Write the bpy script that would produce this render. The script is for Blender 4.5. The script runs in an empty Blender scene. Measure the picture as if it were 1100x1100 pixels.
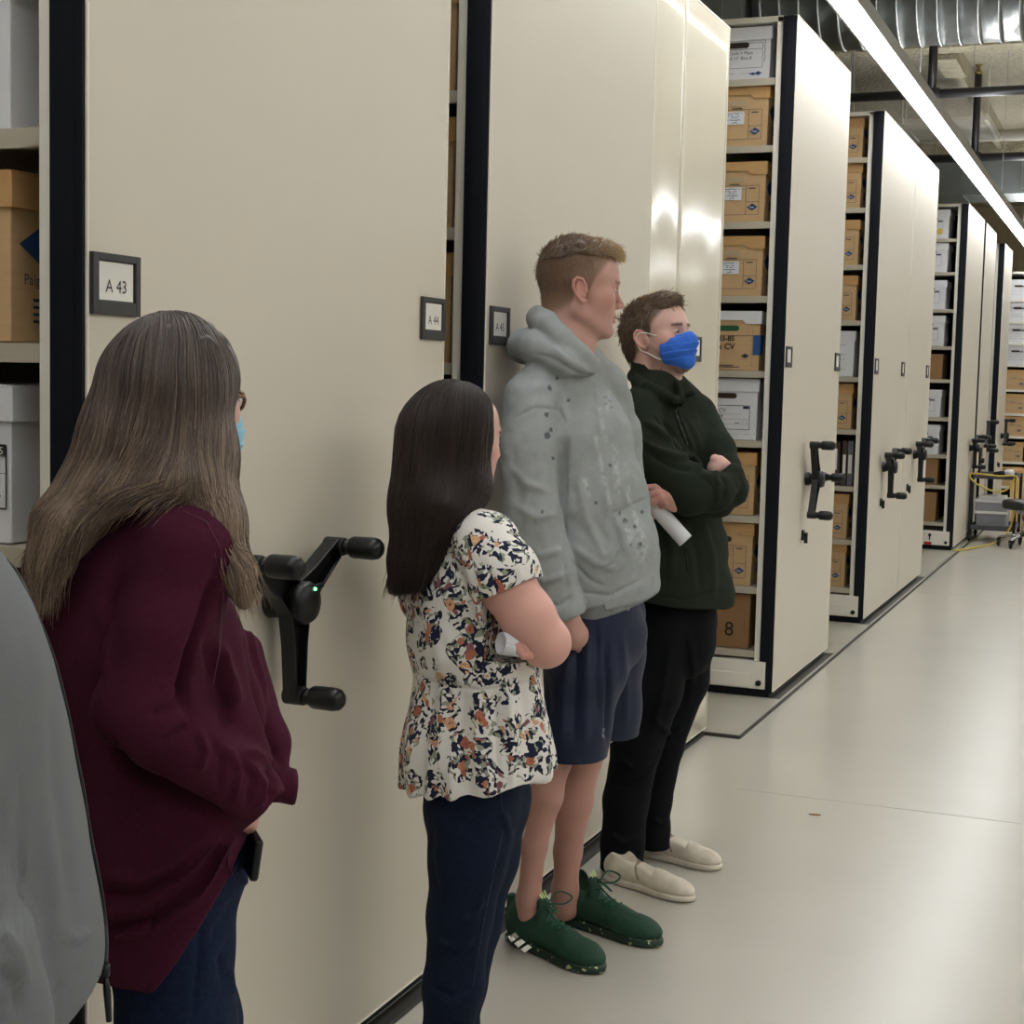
import bpy, bmesh, math, random
import numpy as np
from mathutils import Vector, Matrix
random.seed(7)
S = bpy.context.scene
COL = S.collection
# ---------------------------------------------------------------- camera
FPX = 1669.0; CAM_Z = 1.52
_d = np.array([1227.4-550, 424.1-550, FPX]); _d /= np.linalg.norm(_d)
_u = np.array([math.sin(.0575), -math.cos(.0575), 0.]); _u = _u-_d*(_u@_d); _u /= np.linalg.norm(_u)
_x = np.cross(_d, _u)
CM = np.array([_x, _d, _u])
CPOS = np.array([0, 0, CAM_Z])
cd = bpy.data.cameras.new('camera'); cam = bpy.data.objects.new('camera', cd); COL.objects.link(cam)
cd.sensor_width = 36; cd.lens = 36*FPX/1100; cd.clip_start = .05; cd.clip_end = 100
r_, u_, b_ = CM[:, 0], -CM[:, 1], -CM[:, 2]
cam.matrix_world = Matrix(((r_[0], u_[0], b_[0], 0), (r_[1], u_[1], b_[1], 0), (r_[2], u_[2], b_[2], CAM_Z), (0, 0, 0, 1)))
S.camera = cam
# ---------------------------------------------------------------- world, exposure
W = bpy.data.worlds.new('world'); S.world = W; W.use_nodes = True
W.node_tree.nodes['Background'].inputs[0].default_value = (.9, .95, 1, 1)
W.node_tree.nodes['Background'].inputs[1].default_value = .15
S.view_settings.view_transform = 'Standard'; S.view_settings.look = 'None'
S.view_settings.gamma = 1; S.view_settings.use_curve_mapping = False
S.view_settings.exposure = 0.27
LAMP_POWER = 15.0      # emission of the strip diffusers
UP_FILL_POWER = 15.0         # glow added on top of the fixtures to brighten the ceiling
# ---------------------------------------------------------------- helpers
def srgb(h):
    h = h.lstrip('#'); c = [int(h[i:i+2], 16)/255 for i in (0, 2, 4)]
    return tuple((v/12.92 if v <= .04045 else ((v+.055)/1.055)**2.4) for v in c)+(1,)
def mat(name, col, rough=.5, metal=0, noise=0, nscale=8, bump=0, bscale=60, col2=None, emit=None, stretch=(1, 1, 1), spec=.5, coat=0, sheen=0, attr=None, bdist=.002, detail=4, ndist=None):
    m = bpy.data.materials.new(name); m.use_nodes = True
    nt = m.node_tree; b = nt.nodes['Principled BSDF']
    c = srgb(col) if isinstance(col, str) else col
    b.inputs['Base Color'].default_value = c; b.inputs['Roughness'].default_value = rough
    b.inputs['Metallic'].default_value = metal; b.inputs['Specular IOR Level'].default_value = spec
    if coat: b.inputs['Coat Weight'].default_value = coat; b.inputs['Coat Roughness'].default_value = .08
    if sheen: b.inputs['Sheen Weight'].default_value = sheen; b.inputs['Sheen Roughness'].default_value = .5
    if emit: b.inputs['Emission Color'].default_value = c; b.inputs['Emission Strength'].default_value = emit
    tc = nt.nodes.new('ShaderNodeTexCoord'); mp = nt.nodes.new('ShaderNodeMapping')
    mp.inputs['Scale'].default_value = stretch; nt.links.new(tc.outputs['Object'], mp.inputs[0])
    if noise or col2:
        n = nt.nodes.new('ShaderNodeTexNoise'); n.inputs['Scale'].default_value = nscale; n.inputs['Detail'].default_value = detail
        if ndist: n.inputs['Distortion'].default_value = ndist
        nt.links.new(mp.outputs[0], n.inputs['Vector'])
        r = nt.nodes.new('ShaderNodeValToRGB'); r.color_ramp.elements[0].position = .35; r.color_ramp.elements[1].position = .65
        c2 = srgb(col2) if col2 else tuple(min(1, v*(1+noise)) for v in c[:3])+(1,)
        c1 = c if col2 else tuple(v*(1-noise) for v in c[:3])+(1,)
        r.color_ramp.elements[0].color = c1; r.color_ramp.elements[1].color = c2
        nt.links.new(n.outputs[0], r.inputs[0]); nt.links.new(r.outputs[0], b.inputs['Base Color'])
    if bump:
        n2 = nt.nodes.new('ShaderNodeTexNoise'); n2.inputs['Scale'].default_value = bscale; n2.inputs['Detail'].default_value = 3
        nt.links.new(mp.outputs[0], n2.inputs['Vector'])
        bp = nt.nodes.new('ShaderNodeBump'); bp.inputs['Strength'].default_value = bump; bp.inputs['Distance'].default_value = bdist
        nt.links.new(n2.outputs[0], bp.inputs['Height']); nt.links.new(bp.outputs[0], b.inputs['Normal'])
    return m
def link(name, me, m, parent=None, smooth=False, bevel=0, kind=None):
    o = bpy.data.objects.new(name, me); COL.objects.link(o)
    if m is not None:
        for q in (m if isinstance(m, (list, tuple)) else [m]): me.materials.append(q)
    if parent is not None: o.parent = parent
    if smooth: me.polygons.foreach_set('use_smooth', [True]*len(me.polygons))
    if bevel:
        md = o.modifiers.new('bevel', 'BEVEL'); md.width = bevel; md.segments = 2; md.limit_method = 'ANGLE'
    if kind: o['kind'] = kind
    return o
class MB:
    def __init__(s): s.v = []; s.f = []; s.mi = []; s.cm = 0
    def face(s, pts, mi=None):
        k = len(s.v); s.v += [tuple(p) for p in pts]; s.f.append(tuple(range(k, k+len(pts)))); s.mi.append(s.cm if mi is None else mi); return s
    def box(s, x0, x1, y0, y1, z0, z1):
        k = len(s.v)
        s.v += [(x, y, z) for z in (z0, z1) for y in (y0, y1) for x in (x0, x1)]
        for f in ((0, 2, 3, 1), (4, 5, 7, 6), (0, 1, 5, 4), (2, 6, 7, 3), (0, 4, 6, 2), (1, 3, 7, 5)):
            s.f.append(tuple(k+i for i in f)); s.mi.append(s.cm)
        return s
    def prism(s, poly, axis, a, b):
        # poly: 2D points; extruded along axis from a to b (ccw gives outward)
        def P(p, t):
            return {'x': (t, p[0], p[1]), 'y': (p[0], t, p[1]), 'z': (p[0], p[1], t)}[axis]
        n = len(poly); k = len(s.v); s.v += [P(p, a) for p in poly]+[P(p, b) for p in poly]
        s.f.append(tuple(k+i for i in reversed(range(n)))); s.f.append(tuple(k+n+i for i in range(n)))
        s.mi += [s.cm]*2
        for i in range(n):
            j = (i+1) % n; s.f.append((k+i, k+j, k+n+j, k+n+i)); s.mi.append(s.cm)
        return s
    def tube(s, pts, r, n=12, cap=True, rx=None):
        pts = [Vector(p) for p in pts]; rs = r if isinstance(r, (list, tuple)) else [r]*len(pts)
        k = len(s.v); up = None
        for i, p in enumerate(pts):
            t = (pts[min(i+1, len(pts)-1)]-pts[max(i-1, 0)]).normalized()
            if up is None:
                up = Vector((0, 0, 1)) if abs(t.z) < .9 else Vector((1, 0, 0))
            a = (up-t*up.dot(t)).normalized(); up = a; b = t.cross(a)
            for j in range(n):
                w = 2*math.pi*j/n; s.v.append(tuple(p+(a*math.cos(w)+b*math.sin(w))*rs[i]))
        for i in range(len(pts)-1):
            for j in range(n):
                j2 = (j+1) % n; s.f.append((k+i*n+j, k+i*n+j2, k+(i+1)*n+j2, k+(i+1)*n+j)); s.mi.append(s.cm)
        if cap:
            s.f.append(tuple(k+j for j in reversed(range(n)))); s.f.append(tuple(k+(len(pts)-1)*n+j for j in range(n))); s.mi += [s.cm]*2
        return s
    def lathe(s, prof, c, axis='z', n=20):
        # prof (r,h) list
        c = Vector(c); k = len(s.v)
        for (r, h) in prof:
            for j in range(n):
                w = 2*math.pi*j/n; a, b = r*math.cos(w), r*math.sin(w)
                s.v.append(tuple(c+Vector({'z': (a, b, h), 'x': (h, a, b), 'y': (b, h, a)}[axis])))
        for i in range(len(prof)-1):
            for j in range(n):
                j2 = (j+1) % n; s.f.append((k+i*n+j, k+i*n+j2, k+(i+1)*n+j2, k+(i+1)*n+j)); s.mi.append(s.cm)
        s.f.append(tuple(k+j for j in reversed(range(n)))); s.f.append(tuple(k+(len(prof)-1)*n+j for j in range(n))); s.mi += [s.cm]*2
        return s
    def mesh(s, name):
        me = bpy.data.meshes.new(name); me.from_pydata(s.v, [], s.f); me.polygons.foreach_set('material_index', s.mi); me.update(); return me
    def build(s, name, m, parent=None, smooth=False, bevel=0, kind=None):
        return link(name, s.mesh(name), m, parent, smooth, bevel, kind)
def text_into(mb, txt, size, origin, right, up, thick=.0004, font_off=0.0):
    """letters as a thin raised print: flat outline triangles of Blender's own font"""
    cu = bpy.data.curves.new('t', 'FONT'); cu.body = txt; cu.size = size; cu.offset = font_off; cu.resolution_u = 2
    o = bpy.data.objects.new('t', cu); COL.objects.link(o)
    bpy.context.view_layer.update()
    me = o.evaluated_get(bpy.context.evaluated_depsgraph_get()).to_mesh()
    R_, U_, O_ = Vector(right), Vector(up), Vector(origin); N = R_.cross(U_)
    k = len(mb.v)
    for v in me.vertices: mb.v.append(tuple(O_+R_*v.co.x+U_*v.co.y+N*thick))
    for p in me.polygons: mb.f.append(tuple(k+i for i in p.vertices)); mb.mi.append(mb.cm)
    bpy.data.objects.remove(o); bpy.data.curves.remove(cu)
    return mb
def empty(name, loc=(0, 0, 0), rz=0):
    o = bpy.data.objects.new(name, None); COL.objects.link(o); o.location = loc; o.rotation_euler = (0, 0, rz); o.empty_display_size = .1; return o
def tag(o, label, cat, group=None, kind=None):
    o['label'] = label; o['category'] = cat
    if group: o['group'] = group
    if kind: o['kind'] = kind
    return o
def copy_tree(o, parent=None):
    c = o.copy(); COL.objects.link(c)
    if parent is not None: c.parent = parent
    for ch in list(o.children): copy_tree(ch, c)
    return c
# ---------------------------------------------------------------- lights (ceiling strips)
M = {}
M['diffuser'] = mat('diffuser', (.965, .985, 1, 1), .5, emit=LAMP_POWER)
M['added_upfill'] = mat('added_fill_panel', (.965, .985, 1, 1), .5, emit=UP_FILL_POWER)
M['diffuser_strong'] = mat('diffuser_strong', (.965, .985, 1, 1), .5, emit=LAMP_POWER*1.75)
M['alu'] = mat('aluminium_housing', '#a5a6a6', .5, .1)
M['cable'] = mat('cable', '#9a9a9a', .5, .2)
def strip_light(x, y0, y1, z, label, dm='diffuser'):
    t = empty('strip_light', (x, (y0+y1)/2, z)); L = (y1-y0)/2
    MB().box(-.062, .062, -L, L, 0, .004).build('diffuser', M[dm], t)
    h = MB(); h.box(-.072, -.062, -L, L, -.003, .062); h.box(.062, .072, -L, L, -.003, .062); h.box(-.062, .062, -L, L, .0045, .05)
    h.build('housing', M['alu'], t)
    MB().box(-.06, .06, -L, L, .052, .056).build('added_fill_panel', M['added_upfill'], t)  # unseen glowing panel, added to throw fill light on the ceiling
    n = int((y1-y0)/3.0)
    for i in range(n):
        yy = -L+1.5+i*3.0
        MB().tube([(0, yy, .057), (0, yy, 4.99-z)], .0025, 6).build('hanger_cable', M['cable'], t)
        MB().box(-.068, .068, yy-1.503, yy-1.497, -.004, .0625).build('joint', M['alu'], t)
    tag(t, label, 'light'); return t
strip_light(-1.378, -3.5, 25.0, 3.30, 'long glowing linear strip light hung in front of the shelving units')
# ---------------------------------------------------------------- the room
def floor_mat():
    m = mat('polished_concrete', '#b6b2a8', .27, noise=.03, nscale=2.2, bump=.12, bscale=160, bdist=.0006, detail=6)
    nt = m.node_tree; b = nt.nodes['Principled BSDF']
    n = nt.nodes.new('ShaderNodeTexNoise'); n.inputs['Scale'].default_value = 1.3; n.inputs['Detail'].default_value = 2
    tc = nt.nodes['Texture Coordinate']; nt.links.new(tc.outputs['Object'], n.inputs['Vector'])
    r = nt.nodes.new('ShaderNodeMapRange'); r.inputs[1].default_value = .3; r.inputs[2].default_value = .7; r.inputs[3].default_value = .25; r.inputs[4].default_value = .32
    rr_ = [q for q in nt.nodes if q.type == 'VALTORGB'][0]; rr_.color_ramp.elements[0].position = .2; rr_.color_ramp.elements[1].position = .8
    return m
M['floor'] = floor_mat()
M['plate'] = mat('deck_plate', '#a9a598', .4, noise=.04, nscale=3)
M['joint'] = mat('floor_joint', '#a09d95', .7)
M['rail_and_shade'] = mat('rail_and_shade', '#3c3a37', .5, .4)
M['wall'] = mat('wall_paint', '#b9ad90', .8, noise=.03)
M['ceil'] = mat('sprayed_ceiling', '#b3ac99', .95, noise=.09, nscale=14, bump=1, bscale=22, bdist=.04)
MB().box(-9, 7, -5, 31, -.2, 0).build('floor', M['floor'], kind='structure')
MB().box(-9, 7, -5, 31, 5.0, 5.2).build('ceiling', M['ceil'], kind='structure')
MB().box(-9, 7, 31, 31.2, 0, 5).build('wall_far', M['wall'], kind='structure')
MB().box(7, 7.2, -5, 31, 0, 5).build('wall_right', M['wall'], kind='structure')
MB().box(-9.2, -9, -5, 31, 0, 5).build('wall_left', M['wall'], kind='structure')
MB().box(-9, 7, -5.2, -5, 0, 5).build('wall_back', M['wall'], kind='structure')
# raised deck the units roll on: plates, with the mobile rails let in across the aisles
t = MB(); t.box(-8.9, -1.60, -4.8, 5.15, .0005, .012); t.box(-8.9, -1.70, 5.15, 6.49, .0005, .012); t.box(-8.9, -1.535, 6.505, 12.78, .0005, .014); t.box(-8.9, -1.56, 12.8, 30, .0005, .012)
t.build('trim_1', M['plate'], kind='structure')
t = MB(); t.box(-1.60, -1.556, -4.8, 5.15, .0004, .013); t.box(-1.70, -1.686, 5.15, 6.49, .0004, .013); t.box(-1.6, -1.548, 7.36, 8.79, .013, .0155); t.box(-1.6, -1.548, 10.0, 12.8, .013, .0155); t.box(-1.535, -1.528, 6.5, 30, .0004, .015); t.box(-8.9, -1.53, 6.49, 6.505, .0004, .0145)  # strips beneath units: rail cover with the shade under the panels painted in
t.build('trim_2', M['rail_and_shade'], kind='structure')
t = MB(); t.box(-1.34, 7, 5.675, 5.68, 0, .0008); t.box(-1.5, 7, 11.87, 11.876, 0, .0008); t.box(-1.5, 7, 16.0, 16.01, 0, .0008)
t.box(-.2, -.194, -5, 30, 0, .0008)
t.build('trim_3', M['joint'], kind='structure')
# small debris on the floor
M['leaf'] = mat('dry_leaf', '#8a5a3a', .8)
c = MB(); c.prism([(-.02, -.004), (0, -.009), (.022, 0), (.004, .008)], 'z', 0.0008, .004); o = c.build('leaf_scrap', M['leaf']); o.location = (-1.004, 5.451, 0)
tag(o, 'tiny brown scrap of leaf lying alone on the concrete floor', 'debris')
# ---------------------------------------------------------------- things under the ceiling
M['galv'] = mat('galvanised', '#8f9290', .28, .85, noise=.18, nscale=7, bump=.25, bscale=14, bdist=.01)
M['galv2'] = mat('galvanised_dull', '#6f7472', .5, .5, noise=.1, nscale=3)
M['blackpipe'] = mat('black_pipe', '#2b2a2c', .4, .3)
M['whitepipe'] = mat('white_pipe', '#c9c5b8', .6)
M['brass'] = mat('brass', '#8c7a48', .4, .8)
M['beam'] = mat('fireproofed_beam', '#aaa28c', .95, noise=.14, nscale=9, bump=1, bscale=30, bdist=.03)
def duct(y, z, r, x0, x1, pitch, label, m):
    t = empty('spiral_duct', (x0, y, z)); L = x1-x0
    MB().tube([(0, 0, 0), (L, 0, 0)], r, 48).build('duct_pipe', m, t, smooth=True).data.polygons.foreach_set('use_smooth', [True]*50)
    s = MB(); x = .05
    while x < L:
        s.lathe([(r-.002, -.012), (r+.008, -.008), (r+.008, .008), (r-.002, .012)], (x, 0, 0), 'x', 48); x += pitch
    s.build('seam_ridges', m, t, smooth=True)
    tag(t, label, 'duct'); return t
duct(10.5, 4.05, .31, -2.5, 5.5, .125, 'shiny round spiral duct crossing above the strip light', M['galv'])
t = empty('rectangular_duct', (-5.5, 10.1, 3.8))
MB().box(0, 2.95, 0, .9, 0, .6).build('duct_body', M['galv2'], t)
for i in range(7): MB().box(.1+i*.45, .13+i*.45, -.012, .912, -.012, .612).build('duct_flange', M['galv2'], t)
tag(t, 'dull rectangular sheet metal duct seen above the tall white-topped shelf', 'duct')
t = empty('rectangular_duct', (-4.5, 18, 3.68))
MB().box(0, 6.0, 0, .8, 0, .36).build('duct_body', M['galv2'], t)
for i in range(6): MB().box(.3+i*1.1, .34+i*1.1, -.015, .815, -.015, .375).build('duct_flange', M['galv2'], t)
s = MB(); s.box(3.15, 3.6, -.03, 0, .05, .36)
s.build('patch_plate', M['galv'], t)
tag(t, 'wide grey rectangular duct crossing far back behind the second black pipe', 'duct')
def pipe(y, z, r, x0, x1, label, drops=()):
    t = empty('sprinkler_pipe', (x0, y, z))
    MB().tube([(0, 0, 0), (x1-x0, 0, 0)], r, 14).build('pipe', M['blackpipe'], t, smooth=True)
    for (dx, z1, rr) in drops:
        MB().tube([(dx, 0, 0), (dx, 0, z1)], rr, 10).build('riser', M['blackpipe'], t, smooth=True)
    xx = .9
    while xx < 3.4:
        MB().tube([(xx, 0, r), (xx, 0, 4.98-z)], .006, 6).build('hanger_rod', M['whitepipe'], t); xx += 2.2
    for (dx, z1, rr) in drops: MB().lathe([(r*1.35, -.06), (r*1.35, .06)], (dx, 0, 0), 'x', 14).build('tee', M['blackpipe'], t, smooth=True)
    tag(t, label, 'pipe'); return t
pipe(12.5, 3.79, .036, -5.5, 6, 'nearer black sprinkler main crossing under the spiral duct', [(5.5-1.63, .55, .034)])
PIPE2 = pipe(16.5, 3.865, .042, -5.5, 6, 'farther black sprinkler pipe with a tall thin upright head', [(5.5-1.70, .82, .036)])
sh_ = MB().lathe([(.03, 0), (.045, .02), (.02, .05), (.02, .08), (.04, .1)], (3.80, 0, .82), 'z', 10).build('sprinkler_head', M['brass'], PIPE2)
t = MB(); t.tube([(-5, 20, 4.62), (6, 20, 4.62)], .07, 14); o = t.build('insulated_pipe', M['whitepipe'], smooth=True); tag(o, 'pale insulated pipe crossing just under the far ceiling', 'pipe')
# steel beams with sprayed fireproofing
def beam(y, z, label):
    t = empty('ceiling_beam', (-8.9, y, z))
    MB().box(0, 15.8, -.13, .13, 0, .05).build('bottom_flange', M['beam'], t); MB().box(0, 15.8, -.03, .03, .05, 5-z).build('web', M['beam'], t)
    tag(t, label, 'beam')
beam(14.6, 4.55, 'near sprayed steel beam crossing the ceiling behind the spiral duct')
beam(22, 4.3, 'far sprayed steel beam crossing above the last shelving')
s = MB(); s.prism([(-2.3, 4.995), (-1.9, 4.995), (-1.75, 4.55), (-1.95, 4.55)], 'y', 15.0, 15.9); s.box(-1.98, -1.9, 14.8, 22, 4.75, 4.995)
o = s.build('ceiling_brace', M['beam']); tag(o, 'sprayed beige gusset brace sloping down from the ceiling', 'brace')
s = MB()
for i in range(14): s.box(-2.6, -1.7, 17.6+i*.09, 17.64+i*.09, 4.42, 4.46)
s.box(-2.62, -2.58, 17.5, 18.9, 4.4, 4.47); s.box(-1.72, -1.68, 17.5, 18.9, 4.4, 4.47); s.tube([(-2.6, 17.6, 4.45), (-2.6, 17.6, 4.99)], .01, 6); s.tube([(-1.7, 17.6, 4.45), (-1.7, 17.6, 4.99)], .01, 6)
o = s.build('louvre_panel', M['whitepipe']); tag(o, 'slatted pale louvre panel hung below the ceiling beyond the pipes', 'louvre')
t = empty('ceiling_speaker', (-2.55, 14.2, 3.75))
MB().lathe([(.02, 0), (.14, .02), (.16, .05), (.15, .09), (.05, .12)], (0, 0, 0), 'z', 20).build('dish', M['whitepipe'], t, smooth=True)
s = MB(); s.tube([(-.03, 0, .12), (0, 0, .9), (0, 0, 1.24)], .005, 6); s.tube([(.03, 0, .12), (0, 0, .9)], .005, 6); s.build('wire', M['cable'], t)
tag(t, 'small white dish fixture hanging on wires above the shelving top', 'fixture')
strip_light(1.9, -4.0, 28.0, 3.5, 'second linear strip light hung over the open floor', 'diffuser_strong')
strip_light(4.6, -4.0, 28.0, 3.5, 'third linear strip light beside the right wall', 'diffuser_strong')
# ---------------------------------------------------------------- mobile shelving
M['panel'] = mat('cream_panel', '#cdc6b8', .45, noise=.008, nscale=2, bump=.03, bscale=3, bdist=.01, spec=.5)
M['gloss'] = mat('glossy_panel', '#dad3c1', .12, bump=.12, bscale=1.0, bdist=.03, stretch=(1, 2.2, .55), spec=.6)
M['edge'] = mat('panel_edge', '#e2ddcf', .4)
M['steel'] = mat('cream_steel', '#e9e5da', .42, noise=.01)
M['shelfgrey'] = mat('shelf_steel', '#b9b1a0', .45)
M['rubber'] = mat('black_gasket', '#0d1019', .7, spec=.25, noise=.1, nscale=20)
M['blackplastic'] = mat('black_plastic', '#0b0c0e', .38, spec=.35)
M['blackmetal'] = mat('black_cast_metal', '#0d0e10', .42, 0, spec=.35)
M['dark'] = mat('shelf_back', '#1a1714', .8)
M['card'] = mat('card_white', '#e4e3de', .6)
M['frame'] = mat('sign_frame', '#2c2c2e', .45)
M['ink'] = mat('ink', '#2a2a2c', .7)
M['led'] = mat('green_led', (.2, 1, .35, 1), .5, emit=3)
XP = -1.584
def sign(t, y0, txt, x=XP, w=.128, z0=1.611, h=.1):
    f = MB(); X0, X1 = x+.0005, x+.009
    f.box(X0, X1, y0, y0+.015, z0, z0+h); f.box(X0, X1, y0+w-.013, y0+w, z0, z0+h); f.box(X0, X1, y0+.015, y0+w-.013, z0, z0+.022); f.box(X0, X1, y0+.015, y0+w-.013, z0+h-.012, z0+h)
    f.box(X0, X0+.002, y0+.01, y0+w-.01, z0+.01, z0+h-.01)
    s = f.build('sign_holder', M['frame'], t, bevel=.0015)
    MB().box(X0+.003, X0+.004, y0+.018, y0+w-.016, z0+.024, z0+h-.014).build('card', M['card'], s)
    if txt:
        p = MB(); text_into(p, txt, .03, (X0+.0045, y0+.036, z0+.037), (0, 1, 0), (0, 0, 1))
        p.build('sign_lettering', M['ink'], s)
def crank(t, y, z, L, a0, x=XP, led=False):
    c = empty('crank_handle', (x, y, z)); c.parent = t; c.location = (x, y, z)
    hub = MB(); hub.lathe([(.036, .0005), (.034, .02), (.028, .03), (.028, .05)], (0, 0, 0), 'x', 28)
    hub.build('mounting_boss', M['blackmetal'], c, smooth=False, bevel=.003)
    # the spider: three webbed arms in one casting
    sp = MB()
    for k in range(3):
        a = a0+k*2*math.pi/3; ca, sa = math.cos(a), math.sin(a)
        def Q(r, w): return (r*ca-w*sa, r*sa+w*ca)
        sp.prism([Q(0, -.040), Q(L*.45, -.024), Q(L, -.017), Q(L+.014, 0), Q(L, .017), Q(L*.45, .024), Q(0, .040)], 'x', .046, .054)
        for sg in (1, -1):
            sp.prism([Q(.0, sg*.040-.002), Q(L*.45, sg*.024-.003), Q(L, sg*.017-.003), Q(L, sg*.017+.003), Q(L*.45, sg*.024+.003), Q(0, sg*.040+.002)], 'x', .040, .072)
        sp.lathe([(.019, .036), (.019, .080)], (0, L*ca, L*sa), 'x', 18)
    sp.build('arm_casting', M['blackmetal'], c, bevel=.002)
    MB().lathe([(.043, .055), (.043, .084), (.036, .095), (.015, .099)], (0, 0, 0), 'x', 28).build('hub_cap', M['blackplastic'], c, smooth=True)
    b = MB(); b.tube([(.088, .02, .028), (.088, .05, .030)], .006, 10); b.build('release_button', M['blackmetal'], c)
    if led: MB().lathe([(.0035, .094), (.003, .1)], (0, .006, .028), 'x', 10).build('indicator_lamp', M['led'], c)
    for k in range(3):
        a = a0+k*2*math.pi/3
        kb = MB(); kb.lathe([(.015, .080), (.0165, .083), (.0165, .091), (.013, .093), (.021, .096), (.023, .102), (.0235, .145), (.021, .157), (.013, .165), (.004, .167)], (0, L*math.cos(a), L*math.sin(a)), 'x', 20)
        kb.build('knob', M['blackplastic'], c, smooth=True)
    return c
def unit(y0, y1, label, top=3.25, x=XP, shelves=(), signs=(), cr=None, latch=None, depth=1.6, panels=None, m='panel', post_w=.03, z0=.045, back=True, group='mobile shelving units'):
    t = empty('mobile_shelving_unit', (x, y0, 0)); P = (-x, -y0, 0)
    t.location = (0, 0, 0)
    for (a, b) in (panels or [(y0, y1)]):
        if m == 'gloss':
            # slightly bowed thin sheet
            n = 26; k = 20; mb = MB(); 
            V = [[(x+.003*math.sin(2.4*(j/k)*math.pi+a*5)*math.sin(i/n*math.pi*1.2+a)*(1-i/n)+.001*math.sin(5*i/n+3*j/k), a+(b-a)*j/k, z0+(top-z0)*i/n) for j in range(k+1)] for i in range(n+1)]
            for i in range(n):
                for j in range(k): pass
            mb.v = [p for row in V for p in row]; K = k+1
            mb.f = [(i*K+j, i*K+j+1, (i+1)*K+j+1, (i+1)*K+j) for i in range(n) for j in range(k)]; mb.mi = [0]*len(mb.f)
            o = mb.build('end_panel', M[m], t, smooth=True); sd = o.modifiers.new('s', 'SOLIDIFY'); sd.thickness = .012; sd.offset = -1
        else:
            MB().box(x-.018, x, a+.001, b-.001, z0, top).build('end_panel', M[m], t, bevel=.003)
        e = MB(); e.box(x-.018, x+.002, a, a+.004, z0, top); e.box(x-.018, x+.002, b-.004, b, z0, top); e.box(x-.018, x+.002, a+.004, b-.004, top-.004, top+.001); e.box(x-.018, x+.002, a+.004, b-.004, z0-.001, z0+.003)
        e.build('edge_trim', M['edge'], t)
    XG = x-.066
    g = MB(); g.box(XG, x-.002, y0-.008, y0-.0005, .19, top-.004); g.box(XG+.02, x-.016, y0-.014, y0-.008, .19, top-.004); g.box(XG, x-.019, y0-.0005, y0+.02, .19, top-.004); g.box(x-.034, x-.002, y0-.008, y0-.0005, .04, .19)
    g.build('gasket', M['rubber'], t)
    MB().box(XG-post_w, XG, y0+.002, y0+.045, .19, top-.002).build('post', M['steel'], t, bevel=.003)
    MB().box(XG-post_w+.001, XG, y1-.045, y1-.002, .19, top-.002).build('post', M['steel'], t, bevel=.003)
    # carcass side sheet behind the posts, top, back divider
    s = MB(); s.box(XG-.012, XG-.004, y0+.046, y1-.046, .19, top-.004); s.build('side_sheet', M['shelfgrey'], t)
    s = MB(); s.box(x-depth, XG, y0+.002, y1-.002, top-.026, top); s.build('top_sheet', M['steel'], t, bevel=.002)
    if back: MB().box(x-depth, XG-.013, (y0+y1)/2-.004, (y0+y1)/2+.004, .19, top-.03).build('divider', M['dark'], t)
    MB().box(x-depth, x-depth+.03, y0+.002, y1-.002, .19, top-.03).build('inner_post', M['steel'], t)
    # carriage
    c = MB(); c.box(x-depth, x-.036, y0-.012, y1-.01, .055, .19); c.build('carriage', M['steel'], t, bevel=.003)
    c = MB(); c.box(x-depth+.02, x-.095, y0-.018, y0-.011, .06, .13); c.build('carriage_cover', M['steel'], t, bevel=.003)
    c = MB(); c.lathe([(.014, -.022), (.014, -.012)], (x-.066, y0, .085), 'y', 14); c.build('axle_cap', M['blackplastic'], t)
    c = MB(); c.box(x-depth, x-.02, y0+.01, y1-.01, .012, .055); c.build('wheel_skirt', M['rubber'], t)
    for z in shelves:
        sh = MB(); sh.box(x-depth+.03, XG-post_w-.001, y0+.012, y1-.012, z-.004, z); sh.box(x-depth+.03, XG-post_w-.001, y0+.010, y0+.013, z-.032, z); sh.box(x-depth+.03, XG-post_w-.001, y0+.013, y0+.03, z-.032, z-.029)
        sh.box(XG-post_w-.03, XG-post_w-.002, y0+.0085, y0+.01, z-.03, z-.012)
        sh.box(x-depth+.03, XG-post_w-.001, y0+.0095, y0+.01, z-.018, z-.0165)
        sh.build('shelf', M['shelfgrey'], t, bevel=.001)
    for (ys, txt) in signs: sign(t, ys, txt, x)
    if cr: 
        for q in (cr if isinstance(cr, list) else [cr]): crank(t, *q, x=x)
    if latch:
        for (yl, zl) in latch:
            l = MB(); l.box(x+.0005, x+.012, yl-.016, yl+.016, zl-.03, zl+.022); l.lathe([(.012, .012), (.01, .03)], (x, yl, zl), 'x', 12); l.box(x+.012, x+.03, yl-.004, yl+.004, zl-.045, zl-.005)
            l.build('latch', M['blackmetal'], t)
    tag(t, label, 'shelving unit', group); return t
SZ = [.235, .547, .89, 1.255, 1.59, 1.947, 2.298, 2.655, 2.968]
SZ1 = [.235, .547, .89, 1.22, 1.562, 1.912, 2.262, 2.62, 2.968]
D2 = math.pi/180
unit(2.079, 3.463, 'nearest cream mobile shelving unit with a big black three-arm crank', shelves=SZ1, signs=[(2.086, 'A 43'), (3.326, 'A 44')])
u1 = [o for o in COL.objects if o.name.startswith('mobile_shelving_unit')][0]
c1 = crank(u1, 2.66, 1.074, .187, 31*D2, led=True)
unit(3.722, 5.138, 'cream shelving unit behind the short haired man in the grey hoodie', shelves=SZ1, signs=[(3.742, 'A 45')])
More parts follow.
